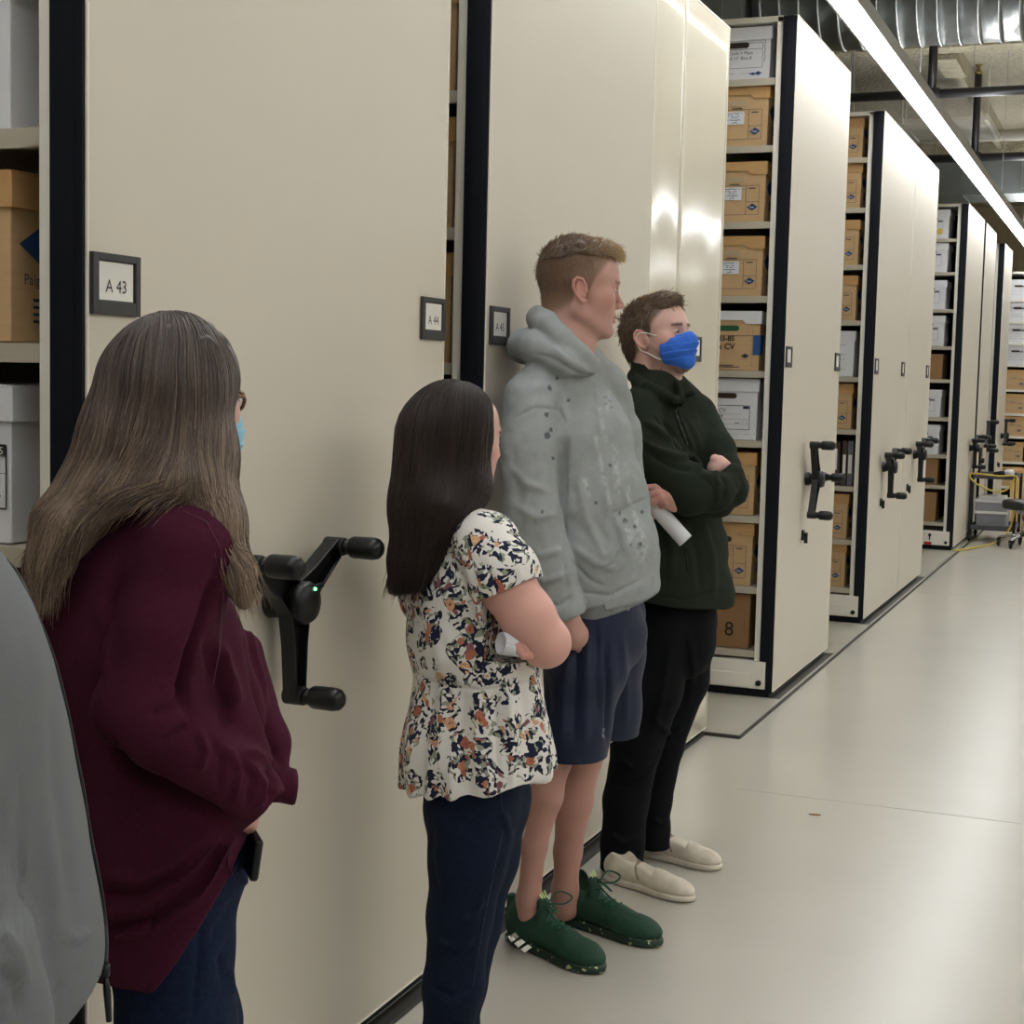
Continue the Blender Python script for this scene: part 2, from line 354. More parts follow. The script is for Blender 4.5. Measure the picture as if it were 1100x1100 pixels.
unit(5.16, 6.455, 'lower glossy wavy-faced cream unit behind the masked man', top=3.0, x=-1.672, shelves=[.235, 1.6], panels=[(5.16, 5.795), (5.8, 6.455)], m='gloss', signs=[(6.02, None)])
unit(7.36, 8.785, 'cream shelving unit holding nine file boxes beside the masked man', shelves=SZ, signs=[(7.362, None), (8.64, None)], cr=(7.97, 1.05, .205, 0), latch=[(7.93, .765)])
unit(10.01, 11.485, 'cream unit with narrow box column, right of the nine-box unit', shelves=SZ, signs=[(10.02, None), (11.2, None)], cr=(10.55, 1.0, .19, 33*D2), latch=[(10.5, .77)])
unit(11.51, 12.8, 'cream unit butted against the narrow box column unit, far side', shelves=[.235, 1.6], cr=(12.05, 1.03, .19, 33*D2), latch=[(11.75, .8)], signs=[(12.55, None)])
unit(15.1, 16.64, 'cream unit with white boxes on top shelves and empty-looking bottom shelves', shelves=[.27, .62, .91, 1.26, 1.62, 1.93, 2.275, 2.62, 2.93], cr=(16.2, .95, .19, 35*D2))
unit(16.86, 18.05, 'narrow looking cream unit just behind the white-box unit', shelves=[.235, 1.6], cr=(17.5, 1.0, .19, 80*D2), latch=[(17.3, .7)])
unit(19.2, 20.35, 'last cream shelving unit before the far box wall', shelves=[.235, 1.6], cr=(19.9, .98, .19, 90*D2), latch=[(19.6, .65)])
# ---------------------------------------------------------------- file boxes
M['kraft'] = mat('kraft_cardboard', '#c9a87c', .8, noise=.04, nscale=10, stretch=(1, 1, 8))
M['kraftlid'] = mat('kraft_lid', '#c69d68', .8, noise=.05, nscale=8, stretch=(1, 1, 8))
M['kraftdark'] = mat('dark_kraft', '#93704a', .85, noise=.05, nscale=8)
M['whitebox'] = mat('white_cardboard', '#e0e0e4', .7, noise=.015, nscale=8)
M['hole'] = mat('handle_hole', '#3a2c20', .9)
M['holepale'] = mat('pale_handle', '#b9a682', .85)
M['holered'] = mat('red_inside', '#a0482c', .8)
M['holegreen'] = mat('green_folder', '#1d5a38', .7)
M['print'] = mat('print_blue_black', '#2c3448', .8)
M['printblue'] = mat('print_blue', '#1f4472', .8)
M['printbrown'] = mat('print_brown', '#5e4429', .8)
M['paper'] = mat('paper_label', '#dfe2e8', .7)
M['marker'] = mat('marker_ink', '#171512', .7)
M['yellow'] = mat('yellow_sticker', '#e2c064', .7)
M['bluetape'] = mat('blue_label', '#2a5590', .6)
M['redtape'] = mat('red_tape', '#b3262a', .6)
M['binder'] = mat('binder_cloth', '#4d3a33', .8, noise=.1)
M['binder2'] = mat('grey_binder', '#6d7277', .7, noise=.05)
class Pr:
    """thin print on the front face (y=0) of a box"""
    def __init__(s, off=-.0012): s.m = MB(); s.y = off
    def line(s, x0, z0, x1, z1, w=.0018):
        dx, dz = x1-x0, z1-z0; L = math.hypot(dx, dz) or 1; nx, nz = -dz/L*w/2, dx/L*w/2
        s.m.face([(x0-nx, s.y, z0-nz), (x1-nx, s.y, z1-nz), (x1+nx, s.y, z1+nz), (x0+nx, s.y, z0+nz)]); return s
    def rect(s, x0, x1, z0, z1, w=.0018):
        s.line(x0, z0, x1, z0, w); s.line(x1, z0, x1, z1, w); s.line(x1, z1, x0, z1, w); s.line(x0, z1, x0, z0, w); return s
    def fill(s, x0, x1, z0, z1): s.m.face([(x0, s.y, z0), (x1, s.y, z0), (x1, s.y, z1), (x0, s.y, z1)]); return s
    def diamond(s, x, z, a, b): s.m.face([(x-a, s.y, z), (x, s.y, z-b), (x+a, s.y, z), (x, s.y, z+b)]); return s
    def text(s, t, size, x, z, bold=0): text_into(s.m, t, size, (x, s.y, z), (1, 0, 0), (0, 0, 1), 0, bold); return s
    def scribble(s, x0, x1, z, h, seed, w=.0016):
        rr = random.Random(seed); x = x0; pz = z
        while x < x1:
            nx = x+rr.uniform(.003, .008); nz = z+rr.uniform(-.5, .5)*h
            if rr.random() > .18: s.line(x, pz, nx, nz, w)
            x = nx; pz = nz
        return s
def pill(x0, x1, z0, z1, n=8):
    r = (z1-z0)/2; zc = (z0+z1)/2
    return [(x1-r+r*math.cos(a), zc+r*math.sin(a)) for a in [(-math.pi/2+math.pi*i/n) for i in range(n+1)]]+[(x0+r+r*math.cos(a), zc+r*math.sin(a)) for a in [(math.pi/2+math.pi*i/n) for i in range(n+1)]]
def make_box(kind, h=.285, w=.312, d=.40):
    t = empty('file_box'); body = 'kraft'; lid = 'kraftlid'; hole = 'holepale'; lh = .062; W2 = w/2
    if kind.startswith('white'): body = lid = 'whitebox'; hole = 'hole'
    if kind == 'kraft_white_lid': lid = 'whitebox'; hole = 'holegreen'
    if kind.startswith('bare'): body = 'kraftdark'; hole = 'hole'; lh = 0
    if kind == 'kraft_hole': hole = 'hole'
    tp = .004
    b = MB(); hb = h-(.006 if lh else 0)
    b.v = [(-W2+tp, 0+tp, 0), (W2-tp, 0+tp, 0), (W2-tp, d-tp, 0), (-W2+tp, d-tp, 0), (-W2, 0, hb), (W2, 0, hb), (W2, d, hb), (-W2, d, hb)]
    b.f = [(0, 3, 2, 1), (4, 5, 6, 7), (0, 1, 5, 4), (1, 2, 6, 5), (2, 3, 7, 6), (3, 0, 4, 7)]; b.mi = [0]*6
    bo = b.build('box_body', M[body], t, bevel=.003)
    if lh:
        l = MB(); o = .005
        # top plate, sides and front flap, the front flap arched over the handle
        zt = h; z0 = h-lh
        l.box(-W2-o, W2+o, -o, d+o, zt-.004, zt)
        for sx in (-1, 1): l.prism([(-o, z0), (d+o, z0+.003), (d+o, zt-.004), (-o, zt-.004)], 'x', sx*(W2+o)-.0015, sx*(W2+o)+.0015)
        nz = z0+.018 if body == 'kraft' else z0
        l.prism([(-W2-o, z0), (-.085, z0), (-.07, nz), (.07, nz), (.085, z0), (W2+o, z0), (W2+o, zt-.004), (-W2-o, zt-.004)], 'y', -o-.0015, -o+.0015)
        l.box(-W2-o, W2+o, d+o-.002, d+o, z0, zt-.004)
        l.build('lid', M[lid], t, bevel=.0015)
    hz = h-lh-.034 if lh else h-.06
    hp = MB(); hp.prism(pill(-.052, .052, hz, hz+.026 if lh else hz+.03), 'y', -.0010+.002, .0008)
    hp.v = [(x, (-.0012 if y < .0009 else .0014), z) for (x, y, z) in hp.v]
    hp.build('handle_hole', M[hole], t)
    P = Pr(-.0016)
    if kind in ('kraft', 'kraft_label', 'kraft_biglabel', 'kraft_hole'):
        x1 = .125; z1 = h-lh-.05; z0 = .035
        P.rect(-.125, x1, z0, z1); P.line(.062, z0, .062, z1); P.line(.062, (z0+z1)/2-.008, x1, (z0+z1)/2-.008)
        P.line(-.125, z1-.018, .062, z1-.018, .0009); P.fill(.075, .108, z1-.016, z1-.011); P.fill(-.02, .03, z1+.004, z1+.008)
        P.m.build('printed_form', M['print'], t)
        q = Pr(-.0019); q.diamond(.094, z0+.036, .026, .017); q.m.build('diamond_emblem', M['printblue'], t)
        q = Pr(-.0023); q.text('Paige', .012, .079, z0+.032); q.m.build('emblem_lettering', M['card'], t)
        # emblem and stripes on the side face
        s = MB(); xx = W2-.0005
        for k, (a, bb) in enumerate([(.07, .055)]): s.face([(xx+.0022, .085, .165+bb*.7), (xx+.0022, .02, .165), (xx+.0022, .085, .165-bb*.7), (xx+.0022, .15, .165)])
        for k in range(4): s.box(xx+.001, xx+.0022, .08, .16, .095-.011*k, .1-.011*k)
        s.build('side_emblem', M['printblue'], t)
    if kind == 'kraft_label':
        q = MB(); q.box(-.065, .04, -.0026, -.0004, .105, .165); q.build('paper_label', M['paper'], t)
        q = Pr(-.0031)
        for i, (a, bb) in enumerate([(-.045, .028), (-.04, .02), (-.03, .012), (-.04, .022), (-.018, .004)]): q.scribble(a, bb, .156-i*.0105, .005, i, .0028)
        q.m.build('label_lettering', M['print'], t)
    if kind == 'kraft_biglabel':
        q = MB(); q.box(-.1, .05, -.0026, -.0004, .03, .2); q.build('paper_label', M['paper'], t)
        q = Pr(-.0031)
        for i in range(9): q.scribble(-.09, .04, .185-i*.017, .006, i+20, .0012)
        q.m.build('label_lettering', M['print'], t)
    if kind == 'kraft_hole':
        q = Pr(-.0024); q.scribble(-.06, .05, .148, .012, 5, .002); q.text('7', .085, -.05, .055); q.m.build('handwriting', M['marker'], t)
    if kind == 'kraft_white_lid':
        P.line(-.14, h-lh-.055, .12, h-lh-.055); P.line(.12, .02, .12, h-lh-.02, .001); P.diamond(.085, .07, .02, .012); P.fill(-.1, .03, .022, .026); P.fill(-.1, .06, .014, .018); P.m.build('printed_form', M['print'], t)
        q = Pr(-.0024); q.text('257 83-85', .036, -.115, h-lh-.082, .0008); q.text('Box CV', .04, -.095, h-lh-.122, .0008); q.m.build('handwriting', M['marker'], t)
        q = MB(); q.box(.123, .1575, -.0026, .06, .075, .17); q.build('blue_label', M['bluetape'], t)
    if kind == 'white_scribble':
        P.rect(-.13, .118, .055, .17); P.line(-.13, .142, .118, .142); P.scribble(-.13, .12, .03, .001, 3, .0012); P.scribble(.05, .11, .2, .012, 8, .0008); P.scribble(.04, .115, .18, .008, 9, .0008)
        for k in range(10): P.line(.126+.003*(k % 3), .08+.011*k, .129, .09+.011*k, .0025)
        P.m.build('printed_form', M['print'], t)
        q = Pr(-.0022); q.text('F  Garrison City', .026, -.125, .148); q.text('or WM, Cook + Mass', .022, -.125, .118); q.text('City Marsh 17  Box 8', .022, -.125, .094); q.m.build('handwriting', M['marker'], t)
        q = Pr(-.0024); q.diamond(.1, .028, .018, .010); q.diamond(.075, .026, .02, .007); q.m.build('diamond_emblem', M['printblue'], t)
    if kind == 'white_form':
        P.rect(-.13, .118, .05, .165, .0026)
        for i in range(3): P.line(-.125, .075+i*.024, .08, .075+i*.024, .001)
        P.fill(.085, .115, .15, .162); P.scribble(-.13, -.03, .19, .005, 2, .001); P.fill(-.02, -.008, .058, .064); P.fill(-.03, -.01, .08, .083); P.fill(.045, .07, .08, .083); P.rect(.085, .108, .075, .1, .0009); P.scribble(.03, .115, .028, .003, 12, .0009)
        P.m.build('printed_form', M['print'], t)
        q = Pr(-.0024); q.text('CV', .028, -.035, .132); q.text('024 + N.777', .019, -.11, .104, .0006); q.m.build('handwriting', M['marker'], t)
    if kind == 'white_small':
        P.rect(-.12, .1, .06, .175, .0016); P.fill(.05, .095, .155, .168)
        for i in range(4): P.scribble(-.11, .06, .085+i*.02, .006, 30+i, .0011)
        P.m.build('printed_form', M['print'], t)
    if kind == 'white_lines':
        for i, z in enumerate((.2, .18, .14, .125, .11, .06, .045)): P.line(-.12, z, .1-.03*(i % 2), z, .002)
        P.fill(-.06, .05, -.0+.006, .02); P.m.build('printed_form', M['print'], t)
    if kind == 'bare':
        q = Pr(-.0024); q.scribble(-.14, -.04, h-.1, .014, 11, .0018); q.text('V.  Box', .034, -.13, h-.17, .0006); q.text('8', .1, .03, h-.21); q.line(.13, .06, .13, .2, .001); q.m.build('handwriting', M['marker'], t)
    return t
_made = []
KEY = {}
def put_box(kind, x, y, z, label, group=None, h=.285, w=.312, d=.40, rz=0):
    k = (kind, h, w, d)
    if k in KEY: o = copy_tree(KEY[k])
    else: o = make_box(*k); KEY[k] = o
    o.location = (x, y, z); o.rotation_euler = (0, 0, rz)
    for q in list(o.keys()):
        if q in ('group',): del o[q]
    tag(o, label, 'box', group); return o
# nearest unit, left edge of the picture
U1Y = 2.115
put_box('white_small', -1.765-.156, U1Y, 1.914, 'white file box at top left corner above the kraft box', h=.29)
put_box('kraft', -1.765-.156, U1Y, 1.564, 'kraft file box at the left edge with a blue diamond on its side', h=.285)
b = put_box('white_plain', -1.765-.156, U1Y, 1.222, 'white file box at left edge below the kraft box, behind the maroon sweater', h=.27)
P = Pr(-.0016); P.rect(-.1, .146, .06, .168, .003); P.fill(-.1, .146, .15, .168)
P.line(-.1, .12, .146, .12, .001); P.m.build('printed_form', M['ink'], b)
P = Pr(-.0022); P.text('-5', .018, .126, .1525); P.m.build('form_lettering', M['card'], b)
kb_ = [o for o in COL.objects if o.get('label', '').startswith('kraft file box at the left edge')][0]
s = MB(); text_into(s, 'Paige', .026, (.156, .03, .098), (0, 1, 0), (0, 0, 1), .003)
for i_ in range(4): s.box(.158, .159, .055, .075+.01*(i_ % 2), .07-.012*i_, .075-.012*i_)
s.build('side_lettering', M['print'], kb_)
# second unit: thin sliver of boxes beside the black strip
for i, z in enumerate((1.222, 1.564, 1.914, 2.264)):
    put_box('kraft', -1.70-.156, 3.76, z, ['kraft box sliver behind the dark haired woman, lowest of the narrow gap', 'kraft box sliver in the narrow gap level with the signs', 'kraft box sliver in the narrow gap, second from picture top', 'kraft box sliver in the narrow gap cut by the picture top'][i], 'boxes glimpsed in the narrow gap', h=.285)
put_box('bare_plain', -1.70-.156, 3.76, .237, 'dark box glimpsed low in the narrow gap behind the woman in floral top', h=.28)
# nine-box column of the fourth unit
Y4 = 7.40; X4 = -1.716-.156
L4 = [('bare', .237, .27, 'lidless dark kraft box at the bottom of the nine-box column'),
      ('kraft_hole', .549, .305, 'kraft box with dark handle hole and a 7, second from column bottom'),
      ('kraft', .892, .305, 'kraft box beside the folded elbow, third from column bottom'),
      ('white_form', 1.257, .295, 'white box with printed form and dark handle, beside the masked man'),
      ('kraft_white_lid', 1.592, .285, 'kraft box with white lid, green folders and handwriting'),
      ('kraft_label', 1.949, .285, 'labelled kraft box just above the white-lidded box'),
      ('kraft_label', 2.30, .285, 'labelled kraft box, middle of the three labelled kraft boxes'),
      ('kraft_label', 2.657, .285, 'labelled kraft box directly under the topmost white box'),
      ('white_scribble', 2.97, .245, 'white box with handwriting on the very top of the nine-box column')]
for kd, z, h, lab in L4: put_box(kd, X4, Y4, z, lab, 'file boxes in the nine-box column', h=h)
Y5 = 10.06; X5 = -1.72-.156
L5 = [('kraft', .237, .285, 'bottom kraft box of the narrow box column'), ('kraft_biglabel', .549, .29, 'kraft box with large paper sheet in the narrow column'), None,
      ('kraft', 1.257, .29, 'kraft box just above the dark binders in the narrow column'), ('white_lines', 1.592, .29, 'only white box of the narrow column'),
      ('kraft', 1.949, .285, 'kraft box just above the white box of the narrow column'), ('kraft', 2.30, .285, 'kraft box third from top of the narrow column'),
      ('kraft', 2.657, .285, 'kraft box second from top of the narrow column'), ('kraft', 2.97, .25, 'topmost kraft box of the narrow column')]
for q in L5:
    if q: put_box(q[0], X5, Y5, q[1], q[3], 'file boxes in the narrow column', h=q[2])
# document cases in the narrow column
for i, (dx, w, mt, lab) in enumerate([(.0, .035, 'binder2', 'grey slim binder at the right end beside the post, narrow column'), (-.04, .03, 'binder', 'dark slim binder beside the grey binder, narrow column')]):
    t = empty('binder', (-1.70+dx, Y5, .892)); c = MB(); c.box(-w, 0, 0, .28, 0, .29); c.build('cover', M[mt], t, bevel=.003)
    c = MB(); c.box(-w+.006, -.006, -.0015, .0005, .08, .2); c.build('spine_label', M['card'], t); tag(t, lab, 'binder')
t = empty('document_case', (-1.785, Y5+.02, .892)); c = MB(); c.box(-.25, 0, 0, .3, 0, .28); c.build('case_body', M['binder'], t, bevel=.003)
c = MB(); c.box(-.2, -.02, -.0015, .0005, .1, .235); c.build('case_label', M['paper'], t); c = MB()
for i in range(5): c.box(-.16, -.03, -.0022, -.0016, .04+i*.012, .042+i*.012)
c.build('case_lettering', M['print'], t); tag(t, 'dark document case with white label, left of the binders', 'document case')
# seventh unit
Y7 = 15.14; X7 = -1.76-.156
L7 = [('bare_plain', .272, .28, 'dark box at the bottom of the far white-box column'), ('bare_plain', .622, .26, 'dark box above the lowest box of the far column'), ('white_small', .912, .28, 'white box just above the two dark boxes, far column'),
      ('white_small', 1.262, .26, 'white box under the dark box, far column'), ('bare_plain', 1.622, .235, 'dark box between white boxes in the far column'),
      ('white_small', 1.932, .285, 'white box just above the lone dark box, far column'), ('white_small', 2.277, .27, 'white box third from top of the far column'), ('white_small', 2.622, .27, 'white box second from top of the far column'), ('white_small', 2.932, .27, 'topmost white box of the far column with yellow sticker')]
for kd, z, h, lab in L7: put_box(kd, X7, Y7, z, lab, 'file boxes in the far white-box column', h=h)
q = MB(); n = 12; q.face([(X7+.075+.03*math.cos(2*math.pi*i/n), Y7-.0035, 3.0+.03*math.sin(2*math.pi*i/n)) for i in range(n)])
o = link('yellow_sticker', q.mesh('y'), M['yellow']); 
top7 = [o_ for o_ in COL.objects if o_.get('label', '').startswith('topmost white box of the far')][0]
o.parent = top7; o.data.transform(Matrix.Translation(-Vector((X7, Y7, 2.932))))
# far wall of shelving facing the aisle
t = empty('static_shelving', (0, 21, 0)); f = MB()
FX0, FX1 = -1.75, 2.6
FZ = [.30, .62, .95, 1.24, 1.55, 1.87, 2.14, 2.42, 2.7, 2.96]
for x in (FX0, -.55, .6, 1.7, FX1): MB().box(x-.02, x+.02, 0, .04, 0, 3.05).build('post', M['steel'], t)
for z in FZ[:-1]: MB().box(FX0, FX1, 0, .45, z-.03, z).build('shelf', M['steel'], t)
MB().box(FX0, FX1, 0, .45, 3.02, 3.05).build('top_sheet', M['steel'], t); MB().box(FX0, FX1, .46, .47, .1, 3.04).build('back_sheet', M['dark'], t)
tag(t, 'far static shelving with stacked boxes facing the camera at right edge', 'shelving unit')
for i, z in enumerate(FZ[:-1]):
    kd = 'white_small' if i >= 5 else 'kraft'
    for j in range(4):
        put_box(kd, -1.545+j*.335, 21.03, z+.002, ('white' if i >= 5 else 'kraft')+' box on the far shelving, level %s from floor, %s' % (['one', 'two', 'three', 'four', 'five', 'six', 'seven', 'eight', 'nine'][i], ['at the left end', 'second from left end', 'third from left end', 'fourth from left end'][j]), 'boxes on the far shelving', h=.25)
# boxes stacked on the floor behind the cart
put_box('kraft', -1.12, 17.9, .0, 'kraft box standing on the floor behind the stool, lower one', h=.33, w=.36)
put_box('kraft', -1.12, 17.9, .332, 'kraft box stacked on the floor box behind the stool', h=.33, w=.36)
# ---------------------------------------------------------------- cart, stool, cord
M['cartgrey'] = mat('cart_grey', '#4c4f55', .5); M['white_plastic'] = mat('white_plastic', '#cfcfd0', .5); M['greybin'] = mat('grey_bin', '#8a8c92', .6)
M['vinyl'] = mat('black_vinyl', '#0e0f11', .35, spec=.6); M['chrome'] = mat('chrome', '#b5b5b8', .2, .95); M['yellowcord'] = mat('yellow_cord', '#c9b04a', .6)
def caster(parent, x, y, z0=0, r=.035):
    c = MB(); c.lathe([(r*.6, -.013), (r, -.01), (r, .01), (r*.6, .013)], (0, 0, r), 'x', 16); c.box(-.02, .02, -.02, .02, r*2, r*2+.02); c.box(-.018, -.014, -.012, .012, r*.7, r*2+.01); c.box(.014, .018, -.012, .012, r*.7, r*2+.01)
    o = c.build('caster', M['blackplastic'], parent); o.location = (x, y, z0)
t = empty('utility_cart', (-1.34, 16.62, 0)); cw, cdp = .215, .34
for (z, th) in ((.12, .05), (.64, .04)):
    s = MB(); s.box(-cw, cw, -cdp, cdp, z, z+.012); s.box(-cw, cw, -cdp, -cdp+.012, z, z+th); s.box(-cw, cw, cdp-.012, cdp, z, z+th); s.box(-cw, -cw+.012, -cdp, cdp, z, z+th); s.box(cw-.012, cw, -cdp, cdp, z, z+th)
    s.build('cart_shelf', M['cartgrey'], t, bevel=.004)
for sx in (-1, 1):
    for sy in (-1, 1):
        MB().box(sx*cw-.014, sx*cw+.014, sy*cdp-.014, sy*cdp+.014, .09, .68).build('leg', M['blackmetal'], t); caster(t, sx*cw, sy*cdp)
tag(t, 'dark grey two shelf utility cart on casters at the aisle end', 'cart')
t = empty('storage_bin', (-1.36, 16.62, .133)); s = MB(); s.prism([(-.14, 0), (.14, 0), (.16, .26), (-.16, .26)], 'y', -.24, .2); s.build('bin_body', M['greybin'], t, bevel=.01)
MB().box(-.17, .17, -.25, .21, .26, .295).build('bin_lid', M['white_plastic'], t, bevel=.008); MB().box(-.165, .165, -.26, -.235, .15, .175).build('label_band', M['card'], t)
tag(t, 'grey lidded bin on the lower shelf of the cart', 'bin')
t = empty('paper_stack', (-1.36, 16.5, .4295)); s = MB()
for i in range(6): s.box(-.13+.008*(i % 3), .13+.006*(i % 2), -.12, .12, i*.006, i*.006+.005)
s.build('sheets', M['card']).parent = t; tag(t, 'loose papers stacked on the grey bin lid', 'papers')
t = empty('barcode_scanner', (-1.27, 16.45, .653)); s = MB(); s.tube([(-.09, 0, .03), (0, 0, .04), (.05, 0, .045)], [.02, .028, .03], 12); s.build('handle', M['blackplastic'], t, smooth=True)
s = MB(); s.lathe([(.02, -.05), (.042, -.02), (.042, .03), (.02, .05)], (.06, 0, .045), 'x', 14); s.build('head', M['white_plastic'], t, smooth=True); tag(t, 'white and black handheld device lying on the cart top', 'device')
t = empty('monitor_stand', (-1.5, 16.5, .653)); s = MB(); s.box(-.01, .01, -.09, .09, 0, .29); s.build('panel', M['blackplastic'], t, bevel=.003); MB().lathe([(.03, 0), (.025, .03)], (.0105, 0, .16), 'x', 12).build('knob', M['blackmetal'], t); MB().box(-.03, .06, -.08, .08, 0, .008).build('base', M['blackmetal'], t)
tag(t, 'thin upright dark panel standing on the left end of the cart', 'device')
pts = [Vector(p) for p in [(-1.57, 15.02, .018), (-1.5, 15.2, .018), (-1.38, 15.7, .012), (-1.28, 16.0, .03), (-1.17, 16.2, .14), (-1.12, 16.22, .35), (-1.12, 16.24, .6), (-1.13, 16.25, .68), (-1.3, 16.26, .675), (-1.54, 16.255, .69), (-1.56, 16.24, .64), (-1.45, 16.24, .56), (-1.3, 16.245, .52), (-1.2, 16.25, .55), (-1.14, 16.255, .66)]]
def smooth_path(pts, n=8):
    out = []
    for i in range(len(pts)-1):
        p0, p1, p2, p3 = pts[max(i-1, 0)], pts[i], pts[i+1], pts[min(i+2, len(pts)-1)]
        for k in range(n):
            u = k/n; out.append(.5*((2*p1)+(-p0+p2)*u+(2*p0-5*p1+4*p2-p3)*u*u+(-p0+3*p1-3*p2+p3)*u**3))
    out.append(pts[-1]); return out
o = MB().tube(smooth_path(pts), .009, 8).build('power_cord', M['yellowcord'], smooth=True); tag(o, 'yellow power cord looped over the cart and trailing along the floor', 'cord')
t = empty('stool', (-1.03, 15.95, 0))
s = MB(); s.lathe([(.16, .37), (.2, .378), (.215, .40), (.215, .44), (.2, .462), (.12, .47)], (.02, 0, 0), 'z', 32); s.build('seat', M['vinyl'], t, smooth=True)
MB().lathe([(.06, .33), (.1, .369)], (.02, 0, 0), 'z', 20).build('seat_plate', M['chrome'], t); MB().tube([(.02, 0, .1), (.02, 0, .34)], .024, 14).build('gas_column', M['chrome'], t, smooth=True)
for k in range(5):
    a = 2*math.pi*k/5+.5; MB().tube([(.02+.02*math.cos(a), .02*math.sin(a), .13), (.02+.12*math.cos(a), .12*math.sin(a), .11), (.02+.24*math.cos(a), .24*math.sin(a), .082)], [.024, .018, .013], 10).build('leg', M['chrome'], t, smooth=True)
    caster(t, .02+.235*math.cos(a), .235*math.sin(a), 0, .03)
tag(t, 'black padded round stool on a five-legged chrome caster base', 'stool')
# red tape tag on the carriage of the white-box unit
c = MB(); c.box(-1.85, -1.78, 15.078, 15.0815, .06, .085); u7 = [o for o in COL.objects if o.get('label', '').startswith('cream unit with white boxes')][0]
c.build('red_tape_tag', M['redtape'], u7)
c = MB(); c.lathe([(.014, -.022), (.014, -.0125)], (-1.8, 15.1, .15), 'y', 14); c.box(-1.805, -1.795, 15.078, 15.087, .1, .15); c.build('latch', M['blackmetal'], u7)
# ---------------------------------------------------------------- sculpting volumes (signed distance grids turned into meshes)
def V3(*a): return np.array(a, dtype=float)
def nrm(v): v = np.asarray(v, float); return v/np.linalg.norm(v)
class Vol:
    def __init__(s, lo, hi, h):
        lo, hi = np.minimum(lo, hi), np.maximum(lo, hi)
        s.lo = np.array(lo, float); s.h = h; s.n = np.ceil((np.array(hi)-s.lo)/h).astype(int)+1
        s.ax = [(s.lo[i]+h*np.arange(s.n[i])).astype(np.float32) for i in range(3)]
        s.d = np.full(s.n, 1.0, np.float32)
    def sub(s, lo, hi):
        a = np.clip(np.floor((np.array(lo)-s.lo)/s.h).astype(int), 0, s.n-1); b = np.clip(np.ceil((np.array(hi)-s.lo)/s.h).astype(int)+1, 1, s.n)
        if np.any(b-a < 1): return None
        sl = tuple(slice(a[i], b[i]) for i in range(3))
        X = s.ax[0][sl[0]][:, None, None]; Y = s.ax[1][sl[1]][None, :, None]; Z = s.ax[2][sl[2]][None, None, :]
        return sl, X, Y, Z
    def mix(s, sl, d, k, op):
        D = s.d[sl]
        if op == 'add':
            if k > 0:
                h = np.clip(.5+.5*(D-d)/k, 0, 1); s.d[sl] = D+(d-D)*h-k*h*(1-h)
            else: s.d[sl] = np.minimum(D, d)
        elif op == 'sub':
            h = np.clip(.5-.5*(D+d)/k, 0, 1); s.d[sl] = D+(-d-D)*h+k*h*(1-h)
    def cone(s, a, b, ra, rb, k=.02, n=None, f=1.0, op='add'):
        a = np.asarray(a, float); b = np.asarray(b, float); m = max(ra, rb)*max(f, 1)+k+3*s.h
        q = s.sub(np.minimum(a, b)-m, np.maximum(a, b)+m)
        if q is None: return s
        sl, X, Y, Z = q
        P = [X-a[0], Y-a[1], Z-a[2]]; ab = b-a
        if n is not None:
            n = nrm(n); g = 1/f-1; t = P[0]*n[0]+P[1]*n[1]+P[2]*n[2]
            P = [P[i]+g*t*n[i] for i in range(3)]; ab = ab+g*(ab@n)*n
        L = max(ab@ab, 1e-9); t = np.clip((P[0]*ab[0]+P[1]*ab[1]+P[2]*ab[2])/L, 0, 1)
        d = np.sqrt((P[0]-t*ab[0])**2+(P[1]-t*ab[1])**2+(P[2]-t*ab[2])**2)-(ra+(rb-ra)*t)
        s.mix(sl, d.astype(np.float32), k, op); return s
    def chain(s, pts, rs, k=.02, n=None, f=1.0, op='add'):
        for i in range(len(pts)-1): s.cone(pts[i], pts[i+1], rs[i], rs[i+1], k, n, f, op)
        return s
    def ell(s, c, r, A=None, k=.02, op='add'):
        c = np.asarray(c, float); m = max(r)+k+3*s.h; q = s.sub(c-m, c+m)
        if q is None: return s
        sl, X, Y, Z = q; P = [X-c[0], Y-c[1], Z-c[2]]
        if A is not None: P = [P[0]*v[0]+P[1]*v[1]+P[2]*v[2] for v in A]
        k0 = np.sqrt(sum((P[i]/r[i])**2 for i in range(3))); k1 = np.sqrt(sum((P[i]/r[i]**2)**2 for i in range(3)))
        s.mix(sl, (k0*(k0-1)/np.maximum(k1, 1e-6)).astype(np.float32), k, op); return s
    def cut(s, p, n, c=None, r=None, k=.004):
        """remove what lies beyond the plane (p, n), only within r of c when given"""
        p = np.asarray(p, float); n = nrm(n)
        q = s.sub(s.lo, s.lo+s.h*s.n) if c is None else s.sub(np.asarray(c)-r, np.asarray(c)+r)
        sl, X, Y, Z = q; d = ((X-p[0])*n[0]+(Y-p[1])*n[1]+(Z-p[2])*n[2]).astype(np.float32)
        D = s.d[sl]; h = np.clip(.5-.5*(D-d)/k, 0, 1); s.d[sl] = D+(d-D)*h+k*h*(1-h); return s
    def sample(s, P):
        g = (P-s.lo)/s.h; g = np.clip(g, 0, s.n-1.001); i = g.astype(int); f = g-i; out = 0
        for dx in (0, 1):
            for dy in (0, 1):
                for dz in (0, 1):
                    w = np.where(dx, f[:, 0], 1-f[:, 0])*np.where(dy, f[:, 1], 1-f[:, 1])*np.where(dz, f[:, 2], 1-f[:, 2])
                    out = out+w*s.d[i[:, 0]+dx, i[:, 1]+dy, i[:, 2]+dz]
        return out
    def grad(s, P):
        e = s.h; G = np.stack([s.sample(P+np.eye(3)[i]*e)-s.sample(P-np.eye(3)[i]*e) for i in range(3)], 1)
        return G/np.maximum(np.linalg.norm(G, axis=1, keepdims=True), 1e-6)
